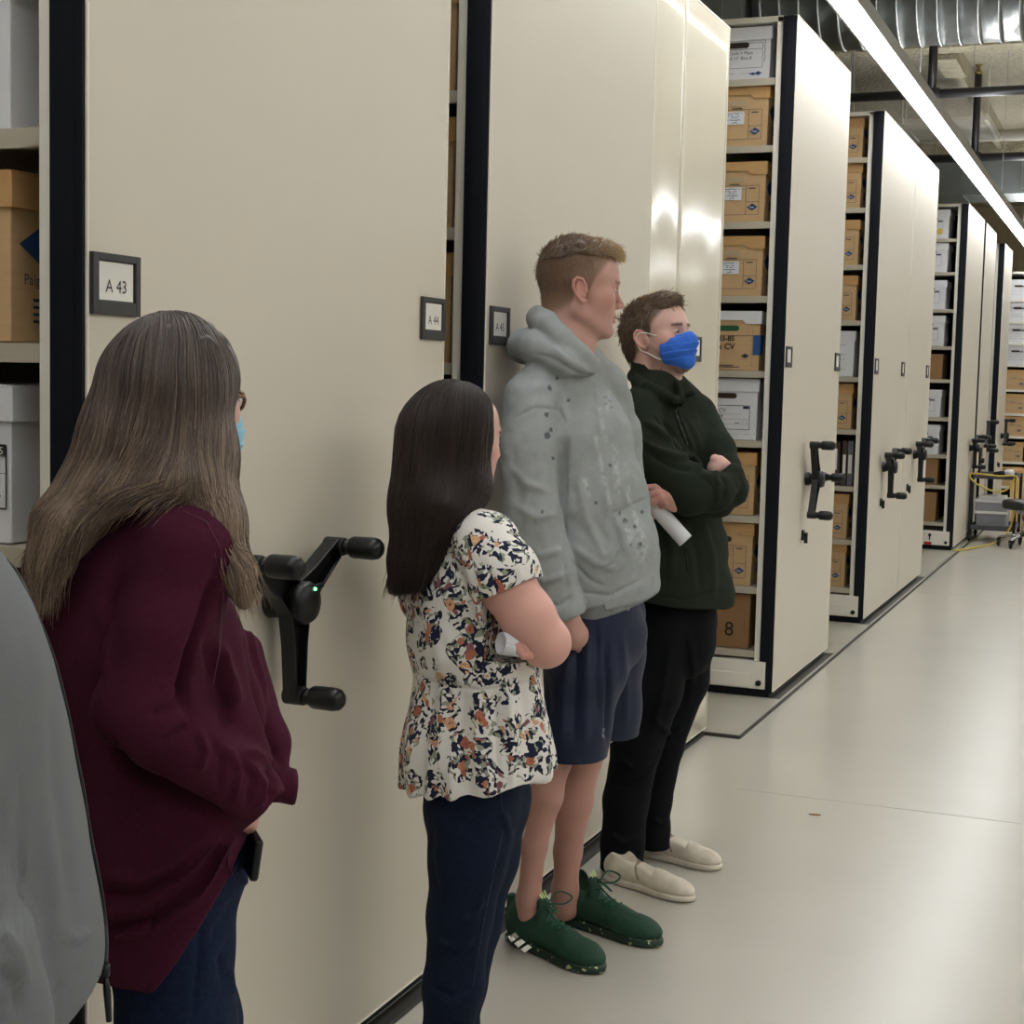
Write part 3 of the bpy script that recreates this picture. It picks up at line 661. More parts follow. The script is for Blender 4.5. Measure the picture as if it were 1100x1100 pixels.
    def project(s, P, off=0., it=4):
        P = P.copy()
        for _ in range(it): P = P-(s.sample(P)-off)[:, None]*s.grad(P)
        return P
    def mesh(s):
        D = s.d; D[0] = 1; D[-1] = 1; D[:, 0] = 1; D[:, -1] = 1; D[:, :, 0] = 1; D[:, :, -1] = 1
        S_ = D < 0; c = np.zeros(tuple(x-1 for x in D.shape), np.int8)
        for dx in (0, 1):
            for dy in (0, 1):
                for dz in (0, 1): c += S_[dx:D.shape[0]-1+dx, dy:D.shape[1]-1+dy, dz:D.shape[2]-1+dz]
        act = np.argwhere((c > 0) & (c < 8)); idx = -np.ones(c.shape, np.int64); idx[act[:, 0], act[:, 1], act[:, 2]] = np.arange(len(act))
        acc = np.zeros((len(act), 3)); cnt = np.zeros(len(act)); cor = [(a, b, g) for a in (0, 1) for b in (0, 1) for g in (0, 1)]
        val = {q: D[act[:, 0]+q[0], act[:, 1]+q[1], act[:, 2]+q[2]].astype(float) for q in cor}
        for q in cor:
            for ax in range(3):
                if q[ax] == 0:
                    r = list(q); r[ax] = 1; r = tuple(r); va, vb = val[q], val[r]; m = (va < 0) != (vb < 0)
                    t = np.where(m, va/np.where(m, va-vb, 1), 0); p = np.array(q, float)[None, :]+np.zeros((len(act), 3)); p[:, ax] = t
                    acc[m] += p[m]; cnt[m] += 1
        V = s.lo+s.h*(act+acc/cnt[:, None]); F = []
        for ax in range(3):
            o1, o2 = [(1, 2), (2, 0), (0, 1)][ax]
            sa = [slice(1, -1)]*3; sa[ax] = slice(0, D.shape[ax]-1); sb = list(sa); sb[ax] = slice(1, D.shape[ax])
            A_ = S_[tuple(sa)]; B_ = S_[tuple(sb)]
            for flip, mk in ((0, A_ & ~B_), (1, ~A_ & B_)):
                e = np.argwhere(mk); e[:, o1] += 1; e[:, o2] += 1
                def I(a, b):
                    q = e.copy(); q[:, o1] -= a; q[:, o2] -= b; return idx[q[:, 0], q[:, 1], q[:, 2]]
                quad = np.stack([I(1, 1), I(0, 1), I(0, 0), I(1, 0)], 1)
                if flip: quad = quad[:, ::-1]
                F.append(quad)
        F = np.concatenate(F); F = F[(F >= 0).all(1)]
        return V, F
def np_mesh(name, V, F, m, parent=None, col=None, smooth=True):
    me = bpy.data.meshes.new(name); n = len(F); k = F.shape[1]
    me.vertices.add(len(V)); me.vertices.foreach_set('co', V.astype(np.float32).ravel())
    me.loops.add(n*k); me.loops.foreach_set('vertex_index', F.astype(np.int32).ravel())
    me.polygons.add(n); me.polygons.foreach_set('loop_start', np.arange(0, n*k, k, dtype=np.int32)); me.update(calc_edges=True); me.validate()
    if col is not None:
        a = me.color_attributes.new('tone', 'FLOAT_COLOR', 'POINT'); c = np.ones((len(V), 4), np.float32); c[:, :3] = col; a.data.foreach_set('color', c.ravel())
    return link(name, me, m, parent, smooth)
def vnormals(V, F):
    n = np.cross(V[F[:, 1]]-V[F[:, 0]], V[F[:, 2]]-V[F[:, 0]]); N = np.zeros_like(V)
    for i in range(F.shape[1]): np.add.at(N, F[:, i], n)
    return N/np.maximum(np.linalg.norm(N, axis=1, keepdims=True), 1e-12)
def vnoise(P, sc, seed=0):
    g = P*sc+seed*17.3; i = np.floor(g).astype(np.int64); f = g-i; f = f*f*(3-2*f); out = 0
    for dx in (0, 1):
        for dy in (0, 1):
            for dz in (0, 1):
                x = (i[:, 0]+dx)*374761393+(i[:, 1]+dy)*668265263+(i[:, 2]+dz)*2147483647+seed*97
                x = (x ^ (x >> 13))*1274126177; x = (x ^ (x >> 16)) & 0xffff
                out = out+np.where(dx, f[:, 0], 1-f[:, 0])*np.where(dy, f[:, 1], 1-f[:, 1])*np.where(dz, f[:, 2], 1-f[:, 2])*(x/65535.)
    return out*2-1
def polydist(P2, pts):
    """distance of 2D points to a polyline, and the position along it 0..1"""
    best = np.full(len(P2), 1e9); tt = np.zeros(len(P2)); pts = np.array(pts, float); n = len(pts)-1
    for i in range(n):
        a, b = pts[i], pts[i+1]; ab = b-a; t = np.clip(((P2-a)@ab)/(ab@ab), 0, 1); d = np.linalg.norm(P2-a-t[:, None]*ab, axis=1)
        m = d < best; best[m] = d[m]; tt[m] = (i+t[m])/n
    return best, tt
class Person:
    """a standing place: (ax, ay) on the floor; points are given by where they are seen plus a depth"""
    def __init__(s, ax, ay, label):
        s.a = V3(ax, ay, 0); s.hd = nrm(V3(ax, ay, 0)); s.r = V3(s.hd[1], -s.hd[0], 0); s.up = V3(0, 0, 1)
        s.s = ((s.a-CPOS*0)@V3(CM[0, 2], CM[1, 2], 0))/FPX
        s.root = empty('person', (ax, ay, 0)); tag(s.root, label, 'person')
    def P(s, px, py, dz=0):
        ray = CM@np.array([px-550, py-550, FPX]); t = (s.a@s.hd+dz*s.s)/(ray@s.hd); return CPOS+ray*t
    def D(s, r, h, u): return nrm(s.r*r+s.hd*h+s.up*u)
    def proj(s, V):
        q = (V-CPOS)@CM; return np.stack([550+FPX*q[:, 0]/q[:, 2], 550+FPX*q[:, 1]/q[:, 2]], 1)
    def vol(s, x0, y0, x1, y1, zn, zf, h):
        c = np.array([s.P(x, y, z) for x in (x0, x1) for y in (y0, y1) for z in (zn, zf)]); return Vol(c.min(0), c.max(0), h)
    def add(s, name, vol, m, folds=(), noise=(), parent=None, colfn=None, near=True, post=None):
        V, F = vol.mesh(); N = vnormals(V, F)
        if len(folds):
            q = s.proj(V); face = np.clip(-(N@s.hd)*2.5+.35, 0, 1); disp = np.zeros(len(V))
            for (pts, w, amp) in folds:
                d, t = polydist(q, pts); disp += amp*np.exp(-(d/w)**2)*np.clip(np.sin(np.clip(t, .0, 1)*math.pi)*1.6+.15, 0, 1)
            V = V+N*(disp*face*s.s)[:, None]; N = vnormals(V, F)
        for (sc, amp, seed) in noise:
            V = V+N*(amp*vnoise(V*np.array(sc if isinstance(sc, tuple) else (sc,)*3), 1, seed))[:, None]
        if post is not None: V = post(V, N, F)
        V = V-s.a
        o = np_mesh(name, V, F, m, s.root if parent is None else parent, None if colfn is None else colfn(V+s.a, N))
        return o
    def mb(s, name, mbuild, m, parent=None, smooth=False, bevel=0):
        mbuild.v = [tuple(np.array(v)-s.a) for v in mbuild.v]; return mbuild.build(name, m, s.root if parent is None else parent, smooth, bevel)
def torso(vol, p, sl, yaw, k=.03, fm=1.0):
    """slices (px, py, dz, half depth px, half width px); yaw = degrees the chest turns towards the camera from facing right"""
    lat = p.D(-math.sin(yaw*D2), -math.cos(yaw*D2), 0)
    for i in range(len(sl)-1):
        a, b = sl[i], sl[i+1]; f = (a[4]+b[4])/(a[3]+b[3])
        vol.cone(p.P(*a[:3]), p.P(*b[:3]), a[3]*p.s, b[3]*p.s, k, lat, f*fm)
def limb(vol, p, pts, k=.015, n=None, f=1.):
    vol.chain([p.P(*q[:3]) for q in pts], [q[3]*p.s for q in pts], k, n, f)
def strands(name, paths, radii, m, p, parent=None, cols=None, sides=4):
    """paths (n, k, 3) world points"""
    paths = np.asarray(paths); n, k, _ = paths.shape; T = np.gradient(paths, axis=1); T /= np.maximum(np.linalg.norm(T, axis=2, keepdims=True), 1e-9)
    ref = np.zeros_like(T); ref[..., 0] = .37; ref[..., 1] = -.8; ref[..., 2] = .3
    A = np.cross(T, ref); A /= np.maximum(np.linalg.norm(A, axis=2, keepdims=True), 1e-9); B = np.cross(T, A)
    taper = np.clip(np.minimum(np.linspace(0, 1, k)*6+.4, (1-np.linspace(0, 1, k))*4+.12), 0, 1)
    R = radii[:, None]*taper[None, :]
    V = np.stack([paths+(A*math.cos(w)+B*math.sin(w))*R[..., None] for w in [2*math.pi*j/sides for j in range(sides)]], 2).reshape(-1, 3)
    base = np.arange(n)[:, None, None]*k*sides; i = np.arange(k-1)[None, :, None]*sides; j = np.arange(sides)[None, None, :]; j2 = (j+1) % sides
    F = np.stack([base+i+j, base+i+j2, base+i+sides+j2, base+i+sides+j], -1).reshape(-1, 4)
    C = None
    if cols is not None: C = np.repeat(cols.reshape(n*k, 3), sides, 0)
    return np_mesh(name, V-p.a, F, m, p.root if parent is None else parent, C)
def attr_mat(name, rough=.5, spec=.4, sss=0, bump=0, bscale=300, coat=0, aniso=0, bdist=.001, sheen=0):
    m = bpy.data.materials.new(name); m.use_nodes = True; nt = m.node_tree; b = nt.nodes['Principled BSDF']
    a = nt.nodes.new('ShaderNodeAttribute'); a.attribute_name = 'tone'; nt.links.new(a.outputs['Color'], b.inputs['Base Color'])
    b.inputs['Roughness'].default_value = rough; b.inputs['Specular IOR Level'].default_value = spec
    if sss: b.inputs['Subsurface Weight'].default_value = sss; b.inputs['Subsurface Radius'].default_value = (.012, .005, .003); b.inputs['Subsurface Scale'].default_value = 1.
    if sheen: b.inputs['Sheen Weight'].default_value = sheen
    if aniso: b.inputs['Anisotropic'].default_value = aniso
    if bump:
        tc = nt.nodes.new('ShaderNodeTexCoord'); n = nt.nodes.new('ShaderNodeTexNoise'); n.inputs['Scale'].default_value = bscale; nt.links.new(tc.outputs['Object'], n.inputs[0])
        bp = nt.nodes.new('ShaderNodeBump'); bp.inputs['Strength'].default_value = bump; bp.inputs['Distance'].default_value = bdist
        nt.links.new(n.outputs[0], bp.inputs['Height']); nt.links.new(bp.outputs[0], b.inputs['Normal'])
    return m
M['skin'] = attr_mat('skin', .5, .35, sss=.06, bump=.15, bscale=250)
M['hair'] = attr_mat('hair', .42, .45)
def lin(h): return np.array(srgb(h)[:3])
SKIN = {'gray': lin('#b88f84'), 'green': lin('#c7a197'), 'floral': lin('#cda59b'), 'maroon': lin('#d0aaa0')}
# ---------------------------------------------------------------- head
def head_axes(p, yaw, pitch=0, roll=0):
    """yaw: degrees turned towards the camera from facing right; pitch up positive"""
    f = V3(*(p.r*math.cos(yaw*D2)-p.hd*math.sin(yaw*D2))); l = np.cross(p.up, f)
    f2 = f*math.cos(pitch*D2)+p.up*math.sin(pitch*D2); u2 = np.cross(f2, l)
    l3 = l*math.cos(roll*D2)+u2*math.sin(roll*D2); u3 = np.cross(f2, l3)
    return f2, l3, u3
def head(vol, c, ax, q=1.0, male=True):
    f, l, u = ax; A = [f, l, u]
    def T(x, y, z): return c+(f*x+l*y+u*z)*q
    def E(x, y, z, rx, ry, rz, k, op='add', AA=A): vol.ell(T(x, y, z), (rx*q, ry*q, rz*q), AA, k*q, op)
    def C(a, b, ra, rb, k, op='add'): vol.cone(T(*a), T(*b), ra*q, rb*q, k*q, op=op)
    E(-.008, 0, .045, .096, .076, .083, .02)
    E(.035, 0, .045, .062, .063, .06, .03)
    E(.04, 0, -.03, .05, .055, .065, .03)
    E(.062, 0, -.055, .034, .036, .032, .02)
    ch = .002 if male else 0
    for s_ in (-1, 1):
        C((-.004, s_*.052, -.05), (.066, s_*.02, -.092), .016, .013+ch, .03)
        E(.055, s_*.040, -.018, .026, .022, .024, .03)
    E(.076+ch, 0, -.093, .018, .024, .017, .018)
    C((.083, -.032, .024), (.083, .032, .024), .0105+ch, .0105+ch, .02)
    for s_ in (-1, 1): E(.102, s_*.031, .005, .017, .018, .012, .012, 'sub')
    for s_ in (-1, 1):
        E(.079, s_*.031, .0045, .0125, .0155, .0105, .004)
    C((.090, 0, .014), (.108, 0, -.024), .0065, .0078, .012)
    E(.109, 0, -.027, .0095, .0085, .008, .008)
    for s_ in (-1, 1): E(.099, s_*.0115, -.031, .010, .0065, .0075, .006)
    E(.092, 0, -.0565, .011, .021, .006, .006); E(.0905, 0, -.0695, .010, .018, .0065, .006)
    E(.1035, 0, -.0632, .010, .022, .0014, .003, 'sub'); E(.098, 0, -.080, .012, .018, .004, .01, 'sub')
    for s_ in (-1, 1):   # ears
        tl = nrm(u*math.cos(.2)-f*math.sin(.2)); tf = np.cross(l, tl)
        base = T(-.004, s_*.073, .0)
        def R(a, b, o): return base+(tf*a*(-1)+tl*b+l*s_*o)*q
        tf = f if abs(tf@f) < .5 else (tf if tf@f > 0 else -tf)
        pts = [(-.012, -.006, .004), (-.012, .010, .006), (-.004, .026, .008), (.008, .031, .010), (.018, .024, .012), (.021, .010, .013), (.018, -.006, .011), (.010, -.020, .008), (.001, -.030, .005), (-.006, -.027, .004)]
        vol.ell(R(.003, .002, .003), (.016*q, .007*q, .027*q), [tf, l, tl], .004*q)
        vol.ell(R(.002, .004, .012), (.011*q, .006*q, .017*q), [tf, l, tl], .003*q, 'sub')
        vol.chain([R(*t) for t in pts], [r*q for r in (.0035, .0035, .0036, .0038, .0038, .0038, .0036, .0045, .0055, .004)], .002*q)
        vol.ell(R(-.010, -.004, .008), (.004*q, .003*q, .006*q), [tf, l, tl], .003*q)
    return T
def head_tone(T, ax, c, q, skin, stub=None, fade=None):
    f, l, u = ax
    def fn(V, N):
        R = (V-c)/q; x, y, z = R@f, R@l, R@u
        C = np.tile(skin, (len(V), 1)); C *= (1+.05*vnoise(V, 40, 3))[:, None]
        def blend(w, col): 
            nonlocal C; w = np.clip(w, 0, 1)[:, None]; C = C*(1-w)+np.asarray(col)*w
        red = skin*np.array([1.0, .62, .60])
        blend(.45*np.exp(-((x-.11)**2+(z+.028)**2+y**2)/.014**2), red)
        blend(.35*np.exp(-((x-.07)**2/.03**2+(z+.02)**2/.025**2))*(np.abs(y) > .02), red)
        lip = np.exp(-(((z+.063)/.0095)**4))*(x > .088)*(np.abs(y) < .025); blend(.6*lip, skin*np.array([.85, .56, .55]))
        ear = (np.abs(y) > .0785)*(np.abs(x+.004) < .034)*(np.abs(z) < .04); blend(.4*ear, red)
        brow = np.exp(-(((z-.0255-.10*(np.abs(y)-.03)*0)/.0045)**4))*(x > .07)*(np.abs(y) > .012)*(np.abs(y) < .05)
        if stub is not None: 
            blend(.85*brow, stub)
        if fade is not None: 
            fcol, fz = fade; h = np.clip((z-fz(x, y))/.02, 0, 1); h = h*(np.abs(y) < .2); blend(.85*h*(1-ear), fcol)
        if stub is not None and fade is not None and len(fade) == 2 and getattr(fn, 'beard', False):
            pass
        return C
    return fn
def eyes(p, T, ax, q, closed=False):
    f, l, u = ax
    for s_ in (-1, 1):
        c = T(.0815, s_*.031, .0045); V = Vol(c-.02, c+.02, .001); V.ell(c, (.0125*q, .0125*q, .0118*q), [f, l, u], 0)
        def tone(W, N, c=c):
            d = (W-c)@f; C = np.tile(lin('#a39a94'), (len(W), 1)); C[d > .0102*q] = lin('#4b5f66'); C[d > .0117*q] = lin('#050505'); return C
        # only the front of the ball shows between the lids
        w, F = V.mesh(); keepv = ((w-c)@u < .0032*q) & ((w-c)@u > -.0040*q) & ((w-c)@f > .0)
        F = F[keepv[F].all(1)]; C = tone(w, None)
        np_mesh('eye', w+f*.0009*q-p.a, F, M['eye'], p.root, C)
M['eye'] = attr_mat('eye', .15, .6)
def tufts(name, p, V, N, sel, flow, n, length, lift, rad, m, col, seed=0, k=5, var=.25, curl=.0):
    rg = np.random.default_rng(seed); idx = rg.choice(np.where(sel)[0], n); P0 = V[idx]; NN = N[idx]
    fl = flow(P0, NN); fl = fl-NN*np.sum(fl*NN, 1, keepdims=True); fl += rg.normal(size=fl.shape)*var; fl /= np.maximum(np.linalg.norm(fl, axis=1, keepdims=True), 1e-9)
    L = length*(.6+.6*rg.random(n)) if np.isscalar(length) else length[idx]*(.6+.6*rg.random(n))
    t = np.linspace(0, 1, k)[None, :, None]; lf = lift*(.5+rg.random(n))
    path = P0[:, None]-NN[:, None]*.002+fl[:, None]*(L[:, None, None]*t)+NN[:, None]*(lf[:, None, None]*L[:, None, None]*(t-.55*t*t)*1.6)
    path += rg.normal(size=(n, 1, 3))*t*t*curl
    cc = col(P0, rg)[:, None, :]*np.ones((1, k, 1)); return strands(name, path, np.full(n, rad)*(.7+.6*rg.random(n)), m, p, None, cc)
# ---------------------------------------------------------------- shared builders for people
def join_body(p, parts, name='body', mats=None):
    """parts: (vol, tonefn); one mesh"""
    Vs, Fs, Cs, o = [], [], [], 0
    for v, fn in parts:
        V, F = v.mesh(); N = vnormals(V, F); Cs.append(fn(V, N)); Vs.append(V-p.a); Fs.append(F+o); o += len(V)
    return np_mesh(name, np.concatenate(Vs), np.concatenate(Fs), mats or M['skin'], p.root, np.concatenate(Cs))
def flat_tone(c, var=.05, sc=30):
    return lambda V, N: np.tile(c, (len(V), 1))*(1+var*vnoise(V, sc, 5))[:, None]
def core(p, pts_list, g=1.0):
    """the body inside the clothes, coarse"""
    allp = [q for l in pts_list for q in l]; W_ = np.array([p.P(*q[:3]) for q in allp]); m = max(q[3] for q in allp)*p.s+.03
    v = Vol(W_.min(0)-m, W_.max(0)+m, .011)
    for l in pts_list: limb(v, p, l, .02)
    return v
def hit(p, vol, px, py, z0=-160, z1=160, off=.0015):
    zs = np.arange(z0, z1, 1.0); Q = np.array([p.P(px, py, z) for z in zs]); d = vol.sample(Q); k = np.argmax(d < off)
    return Q[k]
def decal(p, vol, polys, mb, off=.002, z0=-160, z1=160):
    for poly in polys:
        a, b, c, d = [np.array(q, float) for q in poly]; n = max(1, int(np.linalg.norm(b-a)/2.2)); m_ = max(1, int(np.linalg.norm(d-a)/2.2))
        G = [[tuple(hit(p, vol, *(((a*(1-i/n)+b*i/n)*(1-j/m_)+(d*(1-i/n)+c*i/n)*j/m_)), z0, z1, off)) for i in range(n+1)] for j in range(m_+1)]
        for j in range(m_):
            for i in range(n): mb.face([G[j][i], G[j+1][i], G[j+1][i+1], G[j][i+1]])
    return mb
def quadline(pts, w):
    """thin strip of quads along a 2D polyline"""
    pts = [np.array(q, float) for q in pts]; L = []; R = []
    for i, q in enumerate(pts):
        t = pts[min(i+1, len(pts)-1)]-pts[max(i-1, 0)]; t /= np.linalg.norm(t); n = np.array([-t[1], t[0]])*w/2; L.append(q+n); R.append(q-n)
    return [[tuple(L[i]), tuple(L[i+1]), tuple(R[i+1]), tuple(R[i])] for i in range(len(pts)-1)]
def dense(pts, n=5):
    out = []
    for i in range(len(pts)-1):
        for k in range(n): u = k/n; out.append((pts[i][0]*(1-u)+pts[i+1][0]*u, pts[i][1]*(1-u)+pts[i+1][1]*u))
    return out+[pts[-1]]
def shoe(p, heel, toe, W_, style, mats, Hs=1.0):
    h_ = V3(*heel, 0); t_ = V3(*toe, 0); L = np.linalg.norm(t_-h_); f = (t_-h_)/L; l = np.cross(V3(0, 0, 1), f); u = V3(0, 0, 1)
    T = lambda x, y, z: h_+f*x*L+l*y*W_+u*z
    A = [f, l, u]; lo = np.minimum(h_, t_)-.09; hi = np.maximum(h_, t_)+.09; lo[2] = -.01; hi[2] = .19
    v = Vol(lo, hi, .0028)
    if style == 'slip':
        v.ell(T(.16, 0, .045), (.17*L, .36*W_, .048), A, .01); v.ell(T(.74, .02, .027), (.26*L, .46*W_, .034), A, .02); v.cone(T(.2, 0, .045), T(.62, .01, .035), .040, .036, .02, l, W_/.105)
        v.cone(T(.2, 0, .05), T(.19, 0, .088), .036, .034, .015); top = .075; sz = .026
        v.cut(T(.3, 0, .082), nrm(u+f*.25), T(.2, 0, .1), .11)
        v.ell(T(.22, 0, .10), (.17*L, .030, .03), A, .006, 'sub')
    else:
        v.ell(T(.17, 0, .055), (.18*L, .38*W_, .062), A, .01); v.ell(T(.75, .02, .034), (.25*L, .47*W_, .040), A, .02); v.cone(T(.2, 0, .06), T(.6, .01, .048), .046, .040, .025, l, W_/.11)
        v.cone(T(.22, 0, .07), T(.2, 0, .118), .040, .040, .02); v.cone(T(.42, 0, .075), T(.36, 0, .135), .018, .012, .012, l, 1.7); v.cone(T(.03, 0, .06), T(.01, 0, .118), .012, .010, .015, l, 1.6)
        v.ell(T(.22, 0, .125), (.15*L, .030, .035), A, .006, 'sub'); sz = .03
    v.cut(T(0, 0, sz-.006), -u)
    up_ = p.add('shoe_upper', v, mats[0], noise=[((60, 60, 60), .0008, 2)])
    up_.name = 'shoe'
    # sole
    prof = [(0, 0), (.03, .24), (.12, .37), (.3, .38), (.45, .36), (.6, .43), (.75, .49), (.87, .43), (.96, .26), (1.0, .04), (.97, -.2), (.88, -.38), (.75, -.44), (.6, -.40), (.45, -.34), (.3, -.36), (.12, -.35), (.03, -.22)]
    s = MB(); g = 1.04
    ring = [[tuple(T((x-.5)*e+.5, y*e*1.04, z)) for (x, y) in prof] for (z, e) in ((.001, g*.97), (.004, g), (sz*.6, g*1.01), (sz, g*.99))]
    n = len(prof); s.v = [q for r in ring for q in r]
    for k in range(3):
        for i in range(n): j = (i+1) % n; s.f.append((k*n+i, k*n+j, (k+1)*n+j, (k+1)*n+i)); s.mi.append(0)
    s.f.append(tuple(reversed(range(n)))); s.f.append(tuple(3*n+i for i in range(n))); s.mi += [0, 0]
    s.v = [tuple(np.array(q)-p.a) for q in s.v]
    o = s.build('sole', mats[1], up_, smooth=True); sd = o.modifiers.new('s', 'SUBSURF'); sd.levels = 1; sd.render_levels = 1
    return up_, v, T
def tubes(p, name, paths, r, m, parent, n=8):
    c = MB()
    for q in paths: c.tube(smooth_path([Vector(tuple(x)) for x in q], 6), r, n)
    return p.mb(name, c, m, parent, smooth=True)
# ---------------------------------------------------------------- the tall man in the grey hoodie
def tall_man():
    p = Person(-1.36, 3.92, 'tall short haired person in a stained grey hoodie, navy shorts and green sneakers')
    ax = head_axes(p, -10, -2); q = 1.06; c = p.P(621, 313.5, 0); sk = SKIN['gray']
    hv = Vol(c-V3(.17, .17, .32), c+V3(.17, .17, .17), .0023); T = head(hv, c, ax, q)
    hv.chain([p.P(605, 325, 0), p.P(604, 368, 0), p.P(605, 392, 0)], [.058, .060, .060], .03)
    hv.cone(T(.02, 0, -.07), p.P(618, 385, 0), .035, .05, .03)
    hcol = lin('#6e5744')
    fz = lambda x, y: np.interp(x, [-.11, -.05, -.025, -.012, .012, .03, .05, .075, .1], [-.075, -.062, -.045, .0, -.02, .025, .05, .085, .10])
    ht = head_tone(T, ax, c, q, sk, hcol*1.5, (hcol*1.05, fz))
    # arms and legs
    hd_ = p.vol(570, 620, 650, 720, -120, -30, .0028)
    limb(hd_, p, [(600, 640, -80, 13), (610, 668, -80, 13), (616, 682, -76, 16)], .01)
    for k, dz in enumerate((-88, -80, -72, -65)):
        limb(hd_, p, [(616, 676, dz+6, 6), (618+k, 688, dz+12, 4.6), (622+k, 698, dz+24, 4)], .004)
    lv = Vol(p.P(540, 1010, 40)-.1, p.P(690, 740, -40)+.16, .0042)
    lv = p.vol(535, 745, 690, 1012, -75, 75, .0042)
    limb(lv, p, [(605, 760, -25, 23), (595, 815, -30, 18.5), (587, 855, -32, 17), (574, 910, -33, 13), (568, 965, -34, 12.5), (568, 985, -34, 14)], .02)
    limb(lv, p, [(645, 755, 22, 26), (625, 815, 24, 21.5), (616, 862, 30, 20.5), (610, 915, 33, 15), (607, 955, 34, 14), (607, 975, 34, 15)], .02)
    # knees and the shin ridge
    cv = core(p, [[(606, 420, 0, 20), (618, 480, 0, 34), (638, 600, 0, 36), (645, 660, 0, 34)], [(570, 430, -60, 15), (578, 560, -84, 16), (603, 655, -80, 12)], [(650, 425, 55, 15), (668, 540, 66, 14), (660, 640, 40, 10)], [(622, 680, -25, 30), (605, 780, -25, 22)], [(655, 680, 20, 28), (645, 780, 22, 22)]])
    leg_t = flat_tone(sk*np.array([.88, .82, .80]), .10, 14)
    join_body(p, [(hv, ht), (hd_, flat_tone(sk*.92)), (lv, leg_t), (cv, flat_tone(sk))])
    eyes(p, T, ax, q)
    # hair: a textured crop on top, the sides clipped close
    f, l, u = ax
    hr = Vol(c-V3(.16, .16, .1), c+V3(.16, .16, .18), .0028)
    hr.ell(T(-.007, 0, .048), (.101*q, .080*q, .091*q), [f, l, u], 0); hr.ell(T(.052, 0, .092), (.052*q, .060*q, .038*q), [f, l, u], .02)
    hr.cut(T(-.09, 0, .072), nrm(-u+f*.10)); hr.cut(T(.105, 0, .085), f)
    for s_ in (-1, 1): hr.cut(T(.06, s_*.066, .09), nrm(l*s_-u*.35))
    V, F = hr.mesh(); N = vnormals(V, F)
    top = lin('#75604b'); tips = lin('#b3986f')
    def hc(P0, rg):
        x = ((P0-c)/q)@f; w = np.clip((x+.02)/.12, 0, 1)[:, None]; b = lin('#6a5542')*(1-w)+tips*w
        return b*(.7+.6*rg.random((len(P0), 1)))
    def colr(V, N): 
        x = ((V-c)/q)@f; w = np.clip((x+.02)/.12, 0, 1)[:, None]; return lin('#57473a')*(1-w)+top*w
    p.add('hair', hr, M['hair'], noise=[((70, 70, 70), .0025, 3)], colfn=colr)
    flow = lambda P0, NN: np.tile(f+u*.1, (len(P0), 1))+.9*np.stack([vnoise(P0, 60, s_) for s_ in (1, 2, 3)], 1)
    z = ((V-c)/q)@u; x = ((V-c)/q)@f
    tufts('hair_tuft', p, V, N, (z > .075), flow, 5200, .015, .28, .0006, M['hair'], hc, 1)
    tufts('hair_fringe', p, V, N, (x > .075) & (z > .08), lambda P0, NN: np.tile(f-u*1.0, (len(P0), 1)), 380, .022, .4, .0006, M['hair'], hc, 2)
    # stubble length hair on the sides
    Vh, Fh = hv.mesh(); Nh = vnormals(Vh, Fh); R = (Vh-c)/q; X, Y, Z = R@f, R@l, R@u
    sel = (Z > fz(X, Y)+.012) & (Z < .11) & (np.abs(Y) < .2) & (X < .085) & ~((np.abs(Y) > .073) & (np.abs(X+.004) < .034) & (np.abs(Z) < .042))
    ln = np.clip((Z-fz(X, Y))*.14, .0015, .017)
    tufts('hair_fade', p, Vh, Nh, sel, lambda P0, NN: np.tile(-u+f*.3, (len(P0), 1)), 9000, ln, .4, .0004, M['hair'], lambda P0, rg: hcol*(.7+.6*rg.random((len(P0), 1))), 3, k=3)
    tufts('eyebrow', p, Vh, Nh, (np.abs(Z-.026) < .004) & (X > .06) & (np.abs(Y) > .012) & (np.abs(Y) < .05), lambda P0, NN: np.tile(-l*.9+u*.3, (len(P0), 1)), 300, .006, .2, .0004, M['hair'], lambda P0, rg: hcol*1.3*(.6+.6*rg.random((len(P0), 1))), 6, k=3)
    # hoodie
    v = p.vol(520, 322, 720, 680, -125, 125, .0038)
    torso(v, p, [(611, 415, 0, 32, 62), (620, 468, 0, 49, 72), (632, 530, 0, 54, 74), (644, 590, 0, 56, 74), (652, 632, 0, 50, 72), (654, 670, 0, 48, 70)], 30, .03)
    limb(v, p, [(568, 428, -60, 27), (566, 480, -77, 29), (572, 555, -84, 30), (588, 615, -84, 27), (602, 652, -81, 24), (607, 690, -80, 20)], .018)
    limb(v, p, [(650, 416, 58, 26), (662, 470, 72, 27), (672, 540, 70, 25), (682, 600, 55, 23)], .03)
    v.cone(p.P(575, 412, -45), p.P(606, 392, -10), 22*p.s, 26*p.s, .03); v.cone(p.P(648, 408, 45), p.P(622, 392, 10), 22*p.s, 24*p.s, .03)
    v.cut(p.P(605, 663, -80), p.D(.28, 0, -1), p.P(600, 690, -82), .09)
    v.cut(p.P(655, 646, 0), p.D(.24, 0, -1), p.P(664, 690, 25), .27)
    # kangaroo pocket, raised
    pk = Vol(v.lo, v.hi if hasattr(v, 'hi') else v.lo+v.h*(v.n-1), v.h)
    # hood lying round the neck
    limb(v, p, [(637, 391, -32, 9), (622, 380, -44, 12), (603, 366, -48, 14), (588, 350, -38, 14), (580, 343, -12, 13), (582, 343, 16, 13), (604, 358, 40, 13), (640, 386, 22, 9)], .008)
    limb(v, p, [(632, 396, -36, 9), (604, 388, -56, 15), (574, 374, -45, 17), (564, 372, -8, 18), (570, 372, 30, 16), (610, 385, 52, 12)], .012)
    v.cone(p.P(607, 330, -2), p.P(614, 372, -2), 27*p.s, 22*p.s, .012, op='sub')
